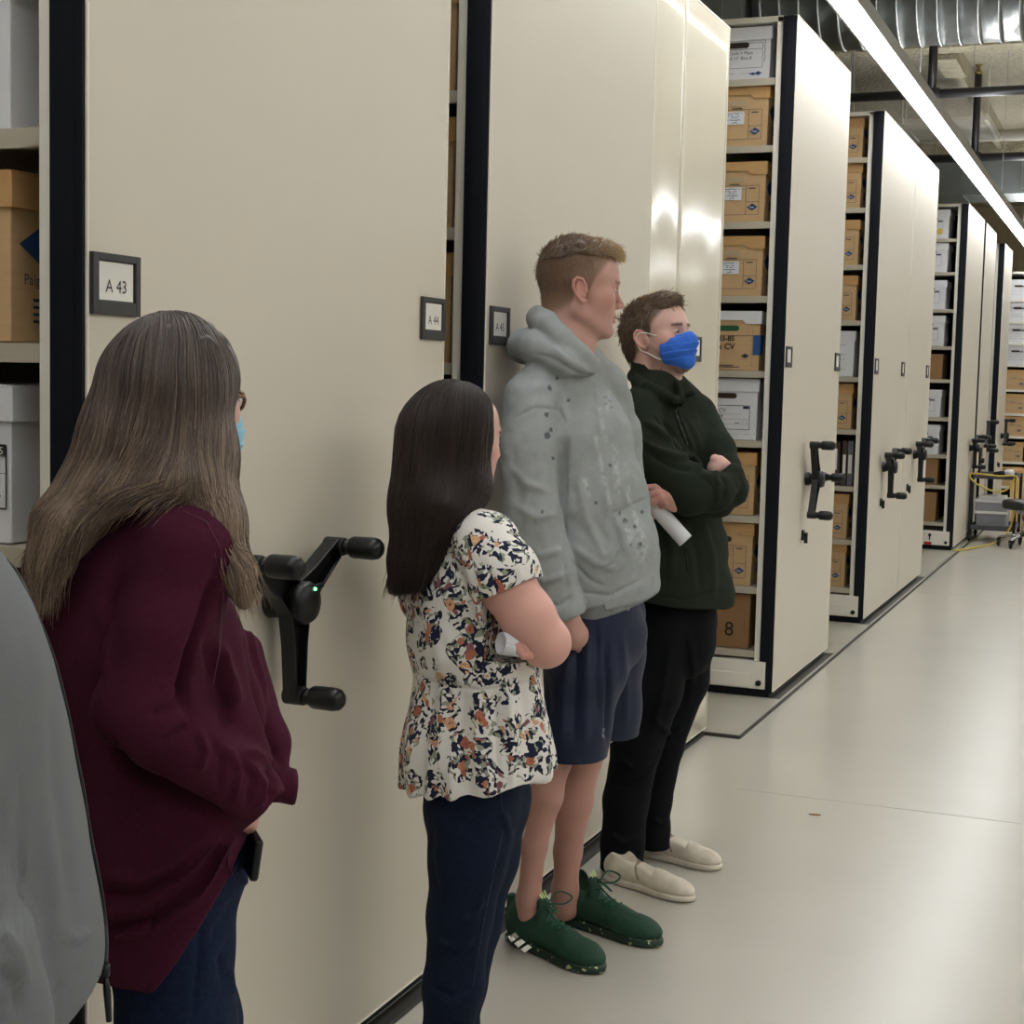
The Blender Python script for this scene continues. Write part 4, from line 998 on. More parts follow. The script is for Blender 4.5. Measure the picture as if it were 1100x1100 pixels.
    F_ = [([(640, 408), (641, 440), (646, 470)], 2.2, .8), ([(552, 450), (575, 438), (600, 440), (612, 462)], 2.0, -1.5), ([(612, 462), (606, 490), (604, 560), (610, 640)], 3.4, -5), ([(600, 415), (608, 450), (611, 490)], 4, 2), ([(628, 470), (622, 520), (630, 560), (650, 600)], 5, 3),
          ([(655, 480), (650, 530), (654, 560)], 4, 2.2), ([(668, 470), (668, 520), (676, 545)], 4, 2), ([(612, 585), (640, 605), (662, 612)], 4, 2.6), ([(612, 600), (632, 622), (650, 630)], 3, -2),
          ([(656, 552), (672, 548), (693, 536)], 2, -2.2), ([(657, 553), (664, 575), (668, 592), (660, 606), (644, 611)], 2, -2.8), ([(661, 556), (672, 580), (674, 600), (664, 614)], 4, 2.4), ([(622, 636), (655, 640), (690, 622)], 2.2, -2),
          ([(548, 500), (566, 520), (590, 528)], 4, 2.2), ([(550, 540), (575, 556), (600, 552)], 5, 2.6), ([(556, 575), (580, 596), (606, 590)], 4, 2.8), ([(560, 600), (585, 625), (612, 615)], 4, 2.6), ([(575, 645), (600, 652), (618, 640)], 2.6, -2.4), ([(572, 380), (592, 384), (622, 402), (640, 404)], 2.5, -2.2),
          ([(592, 372), (612, 388), (634, 400)], 4, 2.2), ([(683, 560), (690, 590), (688, 612)], 4, 2.2), ([(640, 560), (652, 580), (650, 596)], 4, -2), ([(548, 470), (556, 530), (562, 590)], 5, -1.5)]
    base = lin('#8e9293'); dk = lin('#3d4045'); wh = lin('#c4c8c8')
    spots = [(590, 417, 2.4), (598, 406, 1.6), (587, 446, 2.2), (588, 468, 3.4), (592, 462, 1.6), (594, 493, 1.6), (583, 550, 1.5), (611, 430, 1.4), (672, 560, 2.4), (682, 566, 1.8), (688, 585, 1.8), (655, 500, 1.5), (640, 540, 1.5), (677, 585, 1.6), (666, 552, 1.8), (690, 550, 1.5)]
    wst = [([(628, 515), (633, 535)], 3.2, .8), ([(655, 420), (652, 440)], 3, .35), ([(640, 470), (648, 510), (655, 540)], 4, .4), ([(660, 480), (664, 530)], 5, .45), ([(672, 500), (676, 540)], 4, .4), ([(668, 560), (690, 600)], 9, .45), ([(680, 545), (694, 590)], 6, .45), ([(645, 440), (652, 480)], 4, .3)]
    def hood_tone(V, N):
        Q = p.proj(V); C = np.tile(base, (len(V), 1))*(1+.07*vnoise(V, 45, 7)+.05*vnoise(V, 160, 2))[:, None]; nf = np.clip(-(N@p.hd)*3+.3, 0, 1)
        for (x, y, r) in spots:
            d = np.hypot(Q[:, 0]-x, (Q[:, 1]-y)*.8)+vnoise(V, 200, int(x))*1.2; w = np.clip((r+.4-d)/1.0, 0, .85)*nf; C = C*(1-w[:, None])+dk*w[:, None]
        for (pts, wd, a) in wst:
            d, t = polydist(Q, pts); w = a*np.clip(1-(d/wd), 0, 1)*nf*np.clip(.45+vnoise(V, 110, 9)*1.2, 0, 1); C = C*(1-w[:, None])+wh*w[:, None]
        return C
    M['hoodie'] = attr_mat('hoodie_fleece', .9, .2, bump=.5, bscale=420, bdist=.0015)
    o = p.add('hoodie', v, M['hoodie'], F_, [((9, 9, 16), .005, 4), ((28, 28, 40), .0020, 5)], colfn=hood_tone)
    # faded chest print, stitching, drawstring eyelet
    mb = MB(); pr = []
    for k, (x, y) in enumerate([(650, 427), (655, 431), (651, 434), (657, 438), (653, 441), (658, 444), (655, 447)]): pr += quadline([(x-2.2, y+1), (x, y-1.2), (x+2, y+.6)], 1.1)
    decal(p, v, pr, mb, .0035); p.mb('chest_print', mb, mat('faded_print', '#6d7175', .9), o)
    # shirt tail
    st = p.vol(600, 615, 715, 690, -90, 90, .004); torso(st, p, [(650, 600, 0, 44, 66), (655, 640, 0, 46, 67), (657, 680, 0, 46, 66)], 30); st.cut(p.P(655, 653, 0), p.D(.34, 0, -1))
    p.add('shirt_tail', st, mat('grey_shirt', '#74787a', .9, noise=.05, nscale=40), [([(655, 640), (655, 660)], 2, -2), ([(672, 640), (675, 660)], 2, 2)])
    # shorts
    sv = p.vol(560, 632, 712, 830, -90, 90, .004)
    sv.chain([p.P(640, 655, -5), p.P(648, 680, 0)], [46*p.s, 48*p.s], .03)
    limb(sv, p, [(640, 660, -20, 44), (628, 720, -28, 42), (618, 780, -32, 37), (612, 850, -34, 37)], .03)
    sv2 = p.vol(560, 632, 712, 830, -90, 90, .004)
    sv.cut(p.P(612, 813, -32), p.D(.04, 0, -1), p.P(600, 850, -34), .155)
    limb(sv2, p, [(655, 660, 20, 40), (656, 700, 24, 37), (655, 760, 26, 33), (652, 830, 26, 33)], .03)
    sv2.cut(p.P(660, 791, 20), p.D(.03, 0, -1)); sv.d = np.minimum(sv.d, sv2.d)
    M['shorts'] = mat('navy_shorts', '#17213a', .55, noise=.05, nscale=30, spec=.3, bump=.2, bscale=500)
    so = p.add('shorts', sv, M['shorts'], [([(652, 690), (653, 740), (652, 800)], 3, -5), ([(612, 700), (606, 750), (604, 800)], 5, 3.5), ([(632, 690), (630, 750), (628, 800)], 5, 3), ([(640, 670), (641, 720), (643, 780)], 4, -2.5), ([(668, 680), (672, 730), (672, 780)], 4, 2.5), ([(620, 680), (618, 740), (616, 800)], 4, -2.5), ([(585, 720), (590, 770)], 4, -2)], [((12, 12, 5), .003, 6)])
    mb = MB(); A = []
    for sg in (1, -1):
        A += quadline(dense([(637.5, 787.5-5.2*sg), (638.6, 787.5-2.2*sg), (641.5, 787.5+.6*sg), (643.2, 787.5+1.2*sg), (645, 787.5+.6*sg), (647.6, 787.5-2.2*sg), (648.6, 787.5-5.2*sg)], 2), 1.9)
    decal(p, sv, A, mb, .0022); p.mb('hem_emblem', mb, mat('emblem_grey', '#7c828c', .6), so)
    # sneakers
    M['sneaker'] = mat('green_sneaker', '#0f3a28', .7, noise=.12, nscale=60, bump=.5, bscale=350)
    M['sneaker_sole'] = mat('camo_sole', '#102c22', .5, col2='#0b2019', nscale=20)
    nt = M['sneaker_sole'].node_tree; r = [n for n in nt.nodes if n.type == 'VALTORGB'][0]; r.color_ramp.interpolation = 'CONSTANT'; r.color_ramp.elements[1].position = .62; r.color_ramp.elements[1].color = srgb('#b9c794')
    [n for n in nt.nodes if n.type == 'TEX_NOISE'][0].inputs['Scale'].default_value = 55
    lace = mat('green_lace', '#164a34', .8)
    for heel, toe in (((-1.525, 3.845), (-1.212, 3.700)), ((-1.475, 4.060), (-1.130, 3.950))):
        up_, sv_, T_ = shoe(p, heel, toe, .112, 'sneaker', (M['sneaker'], M['sneaker_sole']))
        def onS(x, y, z=.2, o=.003): 
            Q = np.array([T_(x, y, z)]); 
            for zz in np.arange(.16, .02, -.003):
                Q = np.array([T_(x, y, zz)]); 
                if sv_.sample(Q)[0] < o: break
            return Q[0]
        paths = [[onS(x, -.22), onS(x+.02, -.1), onS(x+.03, .05), onS(x+.02, .2)] for x in (.40, .46, .52, .58)]+[[onS(x, .22), onS(x+.03, .05), onS(x+.06, -.2)] for x in (.40, .46, .52)]
        kn = onS(.42, 0, o=.008)
        up3 = V3(0, 0, 1); ff = nrm(T_(1, 0, 0)-T_(0, 0, 0)); ll = np.cross(up3, ff)
        paths += [[kn, kn+ff*.02-ll*.03+up3*.022, kn+ff*.055-ll*.05+up3*.018, kn+ff*.07-ll*.035+up3*.0, kn+ff*.03-ll*.012+up3*.004, kn], [kn, kn+ff*.01+ll*.03+up3*.028, kn+ff*.03+ll*.06+up3*.012, kn+ff*.03+ll*.03, kn],
                  [kn, kn+ff*.03-ll*.03, kn+ff*.07-ll*.045-up3*.012, kn+ff*.10-ll*.04-up3*.03]]
        tubes(p, 'lace', paths, .0026, lace, up_, 6)
        # three bars on the outer side
        if toe[1] < 3.8:
            mb = MB(); decal(p, sv_, [[(545.5, 1006), (553.6, 1001.6), (557.8, 1006.5), (549.5, 1012)], [(552.5, 1013), (560, 1008.5), (564.6, 1012), (556.5, 1018)], [(559.5, 1019.5), (567, 1014.5), (571.5, 1017.5), (563.5, 1023.5)]], mb, .0025, -110, 60)
            p.mb('side_stripe', mb, M['card'], up_)
        mb = MB(); mid = onS(.385, 0, o=.002); 
        for k in range(3):
            a = mid+ll*(-.012+.008*k)+up3*.002; mb.face([tuple(a), tuple(a+ll*.005), tuple(a+ll*.003-ff*.008+up3*(.010+.004*k)), tuple(a-ll*.002-ff*.008+up3*(.010+.004*k))])
        p.mb('tongue_emblem', mb, mat('lime_emblem', '#b5cf7e', .6), up_)
    return p
tall_man()
# ---------------------------------------------------------------- the man with the blue mask and folded arms
def masked_man():
    p = Person(-1.33, 4.62, 'person in dark green pullover with arms folded and a blue face mask')
    ax = head_axes(p, 30, 12, 0); q = 1.01; c = p.P(706, 365, 0); sk = SKIN['green']; f, l, u = ax
    hv = Vol(c-V3(.17, .17, .30), c+V3(.17, .17, .17), .0023); T = head(hv, c, ax, q)
    hv.chain([p.P(697, 372, 0), p.P(704, 405, 0), p.P(708, 440, 0)], [.056, .060, .075], .03); hv.cone(T(.02, 0, -.07), p.P(716, 412, -6), .035, .045, .03)
    hcol = lin('#4a382b'); brd = lin('#5a3f2e')
    fz = lambda x, y: np.interp(x, [-.11, -.05, -.03, -.012, .012, .03, .05, .075, .1], [-.07, -.06, -.04, .02, -.0, .03, .05, .075, .09])
    h0 = head_tone(T, ax, c, q, sk, hcol, (hcol, fz))
    def ht(V, N):
        C = h0(V, N); R = (V-c)/q; x, y, z = R@f, R@l, R@u
        w = np.clip((-.030-z+np.clip(.03-x, 0, .03)*1.2)/.018, 0, 1)*np.clip((x+.012)/.02, 0, 1)*np.clip((z+.135)/.02, 0, 1)*(.75+.25*vnoise(V, 300, 2)); C = C*(1-.8*w[:, None])+brd*.8*w[:, None]; return C
    # hand over the paper roll
    hd_ = p.vol(665, 495, 760, 600, -115, -35, .0022)
    limb(hd_, p, [(742, 540, -60, 8), (730, 537, -74, 8), (718, 534, -84, 9.5), (706, 529, -85, 7)], .01); limb(hd_, p, [(724, 543, -84, 7), (710, 536, -88, 7)], .008)
    for ch in ([(716, 527.5, -84, 4.2), (703, 523.5, -89, 3.6), (690, 524, -90, 3.3), (684.5, 530, -73, 3)], [(716, 530, -87, 4.3), (706, 529.5, -92, 3.7), (694, 532.5, -92, 3.4), (689, 540, -89, 3.2), (689, 545, -83, 3)],
               [(718, 534, -88, 4.3), (710, 534, -92, 3.8), (701, 539, -92.5, 3.5), (695.5, 546, -78, 3.2), (695, 552, -85, 3)], [(721, 540, -86, 4.2), (715, 540.5, -91, 3.5), (707.5, 547, -79, 3.2), (701.5, 554, -77, 3), (699.5, 558, -73, 2.8)]):
        limb(hd_, p, ch, .0025)
    limb(hd_, p, [(720, 529, -78, 5), (708, 521, -70, 4.4), (698, 520, -66, 3.8)], .004)
    h2 = p.vol(745, 475, 800, 530, -75, -20, .003)
    limb(h2, p, [(768, 502, -48, 8), (772, 498, -46, 8), (778, 501, -42, 7)], .01)
    for k in range(4): limb(h2, p, [(768, 493+k*3, -50+k, 5), (779, 497+k*3.4, -46+k, 3.6), (786, 503+k*3.5, -38, 3.2)], .003)
    cv = core(p, [[(708, 430, 0, 28), (720, 500, 0, 30), (730, 600, 0, 32), (730, 650, 0, 34)], [(712, 680, -14, 16), (690, 780, -22, 10), (668, 930, -24, 7)], [(740, 680, 22, 15), (720, 780, 22, 9), (703, 905, 22, 6)]])
    tn = flat_tone(sk)
    join_body(p, [(hv, ht), (hd_, lambda V, N: np.tile(sk*np.array([.95, .80, .78]), (len(V), 1))*(1+.08*vnoise(V, 90, 4))[:, None]), (h2, flat_tone(sk*1.05)), (cv, tn)]); eyes(p, T, ax, q)
    # hair
    hr = Vol(c-V3(.17, .17, .14), c+V3(.17, .17, .18), .0028)
    hr.ell(T(-.012, 0, .047), (.102*q, .081*q, .089*q), [f, l, u], 0); hr.ell(T(.045, 0, .098), (.050*q, .058*q, .036*q), [f, l, u], .02); hr.ell(T(-.055, 0, -.01), (.052*q, .066*q, .065*q), [f, l, u], .03)
    hr.cut(T(.088, 0, .09), nrm(f+u*-.15)); 
    for s_ in (-1, 1): hr.ell(T(.075, s_*.06, .015), (.05*q, .045*q, .062*q), [f, l, u], .008, 'sub'); hr.ell(T(.0, s_*.085, -.01), (.022*q, .03*q, .038*q), [f, l, u], .006, 'sub'); hr.ell(T(.025, s_*.075, -.05), (.035*q, .03*q, .055*q), [f, l, u], .01, 'sub')
    hr.ell(T(.10, 0, .02), (.045*q, .08*q, .060*q), [f, l, u], .008, 'sub')
    V, F = hr.mesh(); N = vnormals(V, F)
    c1 = lin('#46362a'); c2 = lin('#8a7157')
    def hc(P0, rg): z = ((P0-c)/q)@u; w = np.clip((z+.02)/.15, 0, 1)[:, None]*.6; return (c1*(1-w)+c2*w)*(.6+.9*rg.random((len(P0), 1)))
    p.add('hair', hr, M['hair'], noise=[((70, 70, 70), .0025, 3)], colfn=lambda V, N: np.tile(c1, (len(V), 1)))
    def flow(P0, NN):
        x = ((P0-c)/q)@f; z = ((P0-c)/q)@u; w = np.clip((z-.05)/.05, 0, 1)[:, None]; return (f+u*.2)*w+(-u*1.0+-f*.35)*(1-w)+.35*np.stack([vnoise(P0, 50, s_) for s_ in (1, 2, 3)], 1)
    tufts('hair_tuft', p, V, N, np.ones(len(V), bool), flow, 7500, .020, .22, .0006, M['hair'], hc, 1)
    Vh, Fh = hv.mesh(); Nh = vnormals(Vh, Fh); R = (Vh-c)/q; X, Y, Z = R@f, R@l, R@u
    tufts('beard', p, Vh, Nh, (Z < -.035) & (Z > -.122) & (X > -.0) & (X < .09) & (np.abs(Y) < .075), lambda P0, NN: np.tile(-u+f*.4, (len(P0), 1)), 2600, .006, .4, .00045, M['hair'], lambda P0, rg: brd*(.6+.8*rg.random((len(P0), 1))), 4, k=3)
    # brows
    tufts('eyebrow', p, Vh, Nh, (np.abs(Z-.026-.08*(np.abs(Y)-.03)*0) < .0045) & (X > .06) & (np.abs(Y) > .012) & (np.abs(Y) < .05), lambda P0, NN: np.tile(-l*.9+u*.3, (len(P0), 1)), 420, .007, .2, .00045, M['hair'], lambda P0, rg: hcol*(.6+.6*rg.random((len(P0), 1))), 6, k=3)
    # surgical mask with pleats and ear loops
    mk = Vol(T(.07, 0, -.04)-.11, T(.07, 0, -.04)+.11, .0018)
    mk.ell(T(.053, 0, -.043), (.066*q, .069*q, .062*q), [f, l, u], 0); mk.cone(T(.088, 0, .012), T(.113, 0, -.028), .016*q, .020*q, .03); mk.ell(T(.082, 0, -.085), (.032*q, .036*q, .026*q), [f, l, u], .015)
    mk.cut(T(.045, 0, 0), nrm(-f+u*.12)); mk.cut(T(.1, 0, -.002), nrm(u*1.0-f*.25)); mk.cut(T(.09, 0, -.108), -u)
    def pl(V, N, F):
        z = ((V-c)/q)@u; x = ((V-c)/q)@f; ph = (z+.012)/.021; w = np.clip((x-.045)/.02, 0, 1)*(z < -.008)*(z > -.085)
        return V+N*(.005*((ph-np.floor(ph))-.5)*w)[:, None]+N*(.0012*vnoise(V, 70, 2))[:, None]
    M['maskblue'] = mat('mask_blue', '#2a68cf', .75, noise=.04, nscale=60)
    mo = p.add('face_mask', mk, M['maskblue'], post=pl)
    ear = lambda zz, xx: T(xx, -.079, zz)
    tubes(p, 'ear_loop', [[T(.052, -.055, .0), T(.035, -.068, .004), T(.01, -.0815, .016), T(-.012, -.086, .018), T(-.026, -.082, .0)], [T(.045, -.052, -.075), T(.025, -.066, -.062), T(.005, -.076, -.045), T(-.016, -.080, -.03), T(-.027, -.082, -.002)]], .0017, M['card'], mo, 6)
    tubes(p, 'ear_loop', [[T(.052, .055, .0), T(.035, .068, .004), T(.01, .0815, .016), T(-.02, .086, .01)]], .0017, M['card'], mo, 6)
    # pullover
    v = p.vol(655, 392, 812, 662, -115, 115, .0038)
    torso(v, p, [(712, 435, 0, 26, 50), (720, 480, 0, 34, 60), (726, 540, 0, 37, 62), (731, 590, 0, 40, 64), (735, 640, 0, 43, 68), (737, 670, 0, 43, 68)], 35, .025)
    v.cone(p.P(688, 440, -42), p.P(706, 418, -10), 20*p.s, 24*p.s, .03); v.cone(p.P(744, 440, 40), p.P(722, 422, 8), 20*p.s, 22*p.s, .03)
    limb(v, p, [(686, 444, -44, 23), (692, 472, -58, 23), (704, 499, -66, 24)], .02)                     # near upper arm
    limb(v, p, [(704, 499, -66, 24), (738, 526, -72, 26), (768, 528, -62, 20), (780, 520, -52, 14)], .012)       # near forearm, across
    limb(v, p, [(749, 446, 42, 21), (768, 484, 10, 21), (786, 524, -20, 18)], .02)                           # far upper arm
    limb(v, p, [(786, 526, -24, 17), (772, 538, -40, 17), (745, 545, -50, 15)], .014)
    limb(v, p, [(770, 505, -38, 9), (786, 512, -42, 13), (790, 530, -34, 14)], .012)
    # stand-up collar with an open flap
    limb(v, p, [(684, 410, -26, 7), (694, 416, -40, 7), (712, 424, -44, 7), (724, 430, -36, 6.5)], .006); limb(v, p, [(681, 404, -6, 7), (684, 410, -26, 7)], .006); limb(v, p, [(681, 404, -6, 7), (690, 405, 24, 7), (715, 412, 36, 7)], .006)
    v.chain([p.P(700, 398, 0), p.P(708, 424, 0)], [23*p.s, 25*p.s], .01, op='add'); v.cone(p.P(703, 388, 0), p.P(710, 421, -2), 22.5*p.s, 20*p.s, .006, op='sub')
    v.cone(p.P(731, 430, -30), p.P(727, 414, -26), 8*p.s, 6*p.s, .008, p.D(.9, .4, 0), .5); v.cone(p.P(733, 424, -26), p.P(744, 422, -28), 5*p.s, 2.5*p.s, .006)
    v.cut(p.P(735, 646, 0), p.D(-.12, 0, -1))
    Fd = [([(690, 452), (706, 462), (722, 476), (733, 490)], 3.4, 4), ([(700, 447), (716, 458), (730, 474)], 2.6, -3), ([(686, 470), (706, 484), (728, 492), (742, 490), (750, 500), (752, 508)], 3.4, 5), ([(696, 488), (722, 502), (744, 505)], 3, -3), ([(752, 508), (764, 512), (775, 506)], 3, 3),
          ([(758, 514), (766, 524), (766, 536)], 2.4, -2.6), ([(772, 508), (780, 520), (776, 538)], 2.4, -3), ([(766, 508), (773, 522), (770, 540)], 2.4, 2.6), ([(684, 505), (700, 522), (730, 545)], 3, -2.4), ([(725, 436), (733, 465), (741, 484)], 2, -2.6), ([(740, 450), (748, 470), (754, 490)], 3, 2.6), ([(730, 446), (738, 468), (746, 486)], 2.4, 2.4),
          ([(735, 590), (738, 600), (739, 618)], 1.8, -2.6), ([(700, 570), (706, 600), (704, 640)], 5, 3), ([(755, 560), (764, 600), (768, 640)], 4, 3), ([(742, 560), (750, 600), (752, 640)], 4, -2.4), ([(690, 636), (730, 644), (775, 634)], 1.6, -1.6), ([(715, 562), (722, 590), (722, 625)], 5, 2)]
    M['fleece'] = mat('dark_green_fleece', '#1d241b', .95, noise=.1, nscale=70, spec=.2, bump=.5, bscale=500, bdist=.0015)
    jo = p.add('pullover', v, M['fleece'], Fd, [((10, 10, 16), .004, 4), ((30, 30, 44), .0015, 5)])
    mb = MB(); decal(p, v, quadline(dense([(723, 430), (727, 445), (733, 462), (739, 478)], 3), 1.4)+quadline(dense([(737, 592), (739, 604), (739.5, 616)], 2), 1.6), mb, .003); p.mb('zip', mb, M['blackplastic'], jo)
    # trousers
    t = p.vol(636, 630, 790, 945, -70, 75, .0045)
    t.cone(p.P(732, 655, 0), p.P(730, 690, 0), 38*p.s, 40*p.s, .02)
    limb(t, p, [(712, 670, -14, 36), (700, 740, -20, 32), (684, 800, -22, 27), (672, 860, -24, 24.5), (668, 905, -24, 23), (667, 955, -24, 24)], .02)
    limb(t, p, [(742, 665, 20, 28), (734, 730, 22, 27), (714, 800, 22, 21), (703, 860, 22, 18.5), (702, 890, 22, 18), (702, 930, 22, 18)], .02)
    t.cut(p.P(668, 934, -24), p.D(.0, 0, -1), p.P(660, 960, -30), .12); t.cut(p.P(704, 910, 22), p.D(.0, 0, -1), p.P(712, 935, 30), .09)
    M['blackjean'] = mat('black_jeans', '#090b10', .85, noise=.15, nscale=60, spec=.15, bump=.4, bscale=500)
    p.add('trousers', t, M['blackjean'], [([(660, 812), (680, 824), (700, 818)], 3, 3), ([(656, 840), (676, 846), (690, 838)], 3, -2.5), ([(652, 895), (668, 905), (690, 898)], 3, 3), ([(650, 915), (670, 922), (690, 915)], 2.6, -2.6), ([(700, 770), (720, 790), (735, 780)], 3, 3), ([(720, 690), (712, 740), (700, 790)], 4, 2.5), ([(740, 680), (745, 720), (738, 760)], 4, 2), ([(700, 880), (712, 886), (720, 880)], 3, 2.4), ([(690, 720), (684, 780)], 5, 2.5)], [((14, 14, 9), .004, 3)])
    M['canvas'] = mat('offwhite_canvas', '#d0c7b8', .85, noise=.08, nscale=30, bump=.4, bscale=600); M['solewhite'] = mat('worn_white_rubber', '#cfc7bb', .6, noise=.12, nscale=18)
    for heel, toe in (((-1.452, 4.455), (-1.148, 4.345)), ((-1.43, 4.745), (-1.150, 4.675))):
        up_, sv_, T_ = shoe(p, heel, toe, .104, 'slip', (M['canvas'], M['solewhite']))
        mb = MB()
        for sg in (-1, 1):
            for k in range(6):
                A = []
                for (x, z) in ((.36+.016*k, .085-.008*k), (.376+.016*k, .077-.008*k), (.40+.016*k, .077-.008*k), (.384+.016*k, .085-.008*k)):
                    for y in np.arange(sg*.7, 0, -sg*.01):
                        Q = np.array([T_(x, y, z)])
                        if sv_.sample(Q)[0] < .0016: break
                    A.append(tuple(Q[0]))
                mb.face(A if sg < 0 else A[::-1])
        p.mb('elastic_gore', mb, mat('gore_elastic', '#8f877c', .9), up_)
    # rolled paper in his hand: a thing of its own
    r = empty('paper_roll', (0, 0, 0)); a, b = p.P(680, 517, -72), p.P(736.5, 581, -84); dd = nrm(b-a); r.location = tuple(a)
    def ring(P_, R_):
        x = nrm(np.cross(dd, V3(0, 0, 1))); y = np.cross(dd, x); return [P_+x*R_*math.cos(w)+y*R_*math.sin(w) for w in np.linspace(0, 2*math.pi, 29)[:-1]]
    m = MB(); R1, R2 = .0235, .021; L = [ring(a, R1), ring(b, R1), ring(b, R2), ring(a, R2)]; m.v = [tuple(q-a) for g in L for q in g]
    for g in range(4):
        for i in range(28): j = (i+1) % 28; g2 = (g+1) % 4; m.f.append((g*28+i, g*28+j, g2*28+j, g2*28+i)); m.mi.append(0)
    m.build('outer_sheet', M['paperroll'], r); m = MB(); L = [ring(a+dd*.004, .017), ring(b-dd*.003, .017), ring(b-dd*.003, .0155), ring(a+dd*.004, .0155)]; m.v = [tuple(q-a) for g in L for q in g]
    for g in range(4):
        for i in range(28): j = (i+1) % 28; g2 = (g+1) % 4; m.f.append((g*28+i, g*28+j, g2*28+j, g2*28+i)); m.mi.append(0)
    m.build('inner_sheet', M['paperroll'], r); tag(r, 'white paper roll held slanting down by the masked person', 'paper roll')
M['paperroll'] = mat('white_paper', '#d6d7dc', .7)
masked_man()
def long_hair(p, vol, guides, n, col, rad, seed, off=.0015, jit=6, k=18, name='hair_strand'):
    """strands that follow guide lines (px, py, dz) over the hair volume"""
    rg = np.random.default_rng(seed); G = []
    for g in guides:
        W_ = np.array([p.P(*q) for q in g]); t = np.linspace(0, 1, len(g)); tt = np.linspace(0, 1, k)
        G.append(np.stack([np.interp(tt, t, W_[:, i]) for i in range(3)], 1))
    G = np.array(G); m = len(G); u_ = rg.random(n)*(m-1); i = np.minimum(u_.astype(int), m-2); f = (u_-i)[:, None, None]
    P_ = G[i]*(1-f)+G[i+1]*f; t = np.linspace(0, 1, k)[None, :, None]
    P_ = P_+rg.normal(size=(n, 1, 3))*jit*p.s*(.3+t)+np.stack([vnoise((P_[:, :, :].reshape(-1, 3)+rg.normal(size=(n, 1, 3)).repeat(k, 1).reshape(-1, 3)*.004), 22, s_) for s_ in (1, 2, 3)], 1).reshape(n, k, 3)*.009*t
    t0 = rg.random(n)*.5; L = .35+.65*rg.random(n); e = np.minimum(t0+L, 1.0)
    out = np.empty_like(P_); TT = np.array([np.linspace(t0[a], e[a], k) for a in range(n)])
    for a in range(n):
        tt = np.linspace(t0[a], e[a], k); tg = np.linspace(0, 1, k)
        for b in range(3): out[a, :, b] = np.interp(tt, tg, P_[a, :, b])
    Q = out.reshape(-1, 3); proj = vol.project(Q, 0, 3); N = vol.grad(proj)
    wt = np.clip((TT.ravel()-.86)/.08, 0, 1)*(vol.sample(Q) > .0); far = np.linalg.norm(proj-Q, axis=1)
    bad = ((np.abs(vol.sample(proj)) > .006) | (far > .10)) & (wt < .99)
    wt = wt[:, None]; ok = ~bad.reshape(n, k).any(1)
    o = (rg.random(n)*.0035+off-.002).repeat(k)[:, None]; Q = (proj+N*o)*(1-wt)+Q*wt
    C = col(Q, rg, n, k).reshape(n, k, 3); Q = Q.reshape(n, k, 3); st = np.linalg.norm(np.diff(Q, axis=1), axis=2).max(1); ok &= st < .06
    return strands(name, Q[ok], (np.full(n, rad)*(.6+.7*rg.random(n)))[ok], M['hair'], p, None, C[ok])
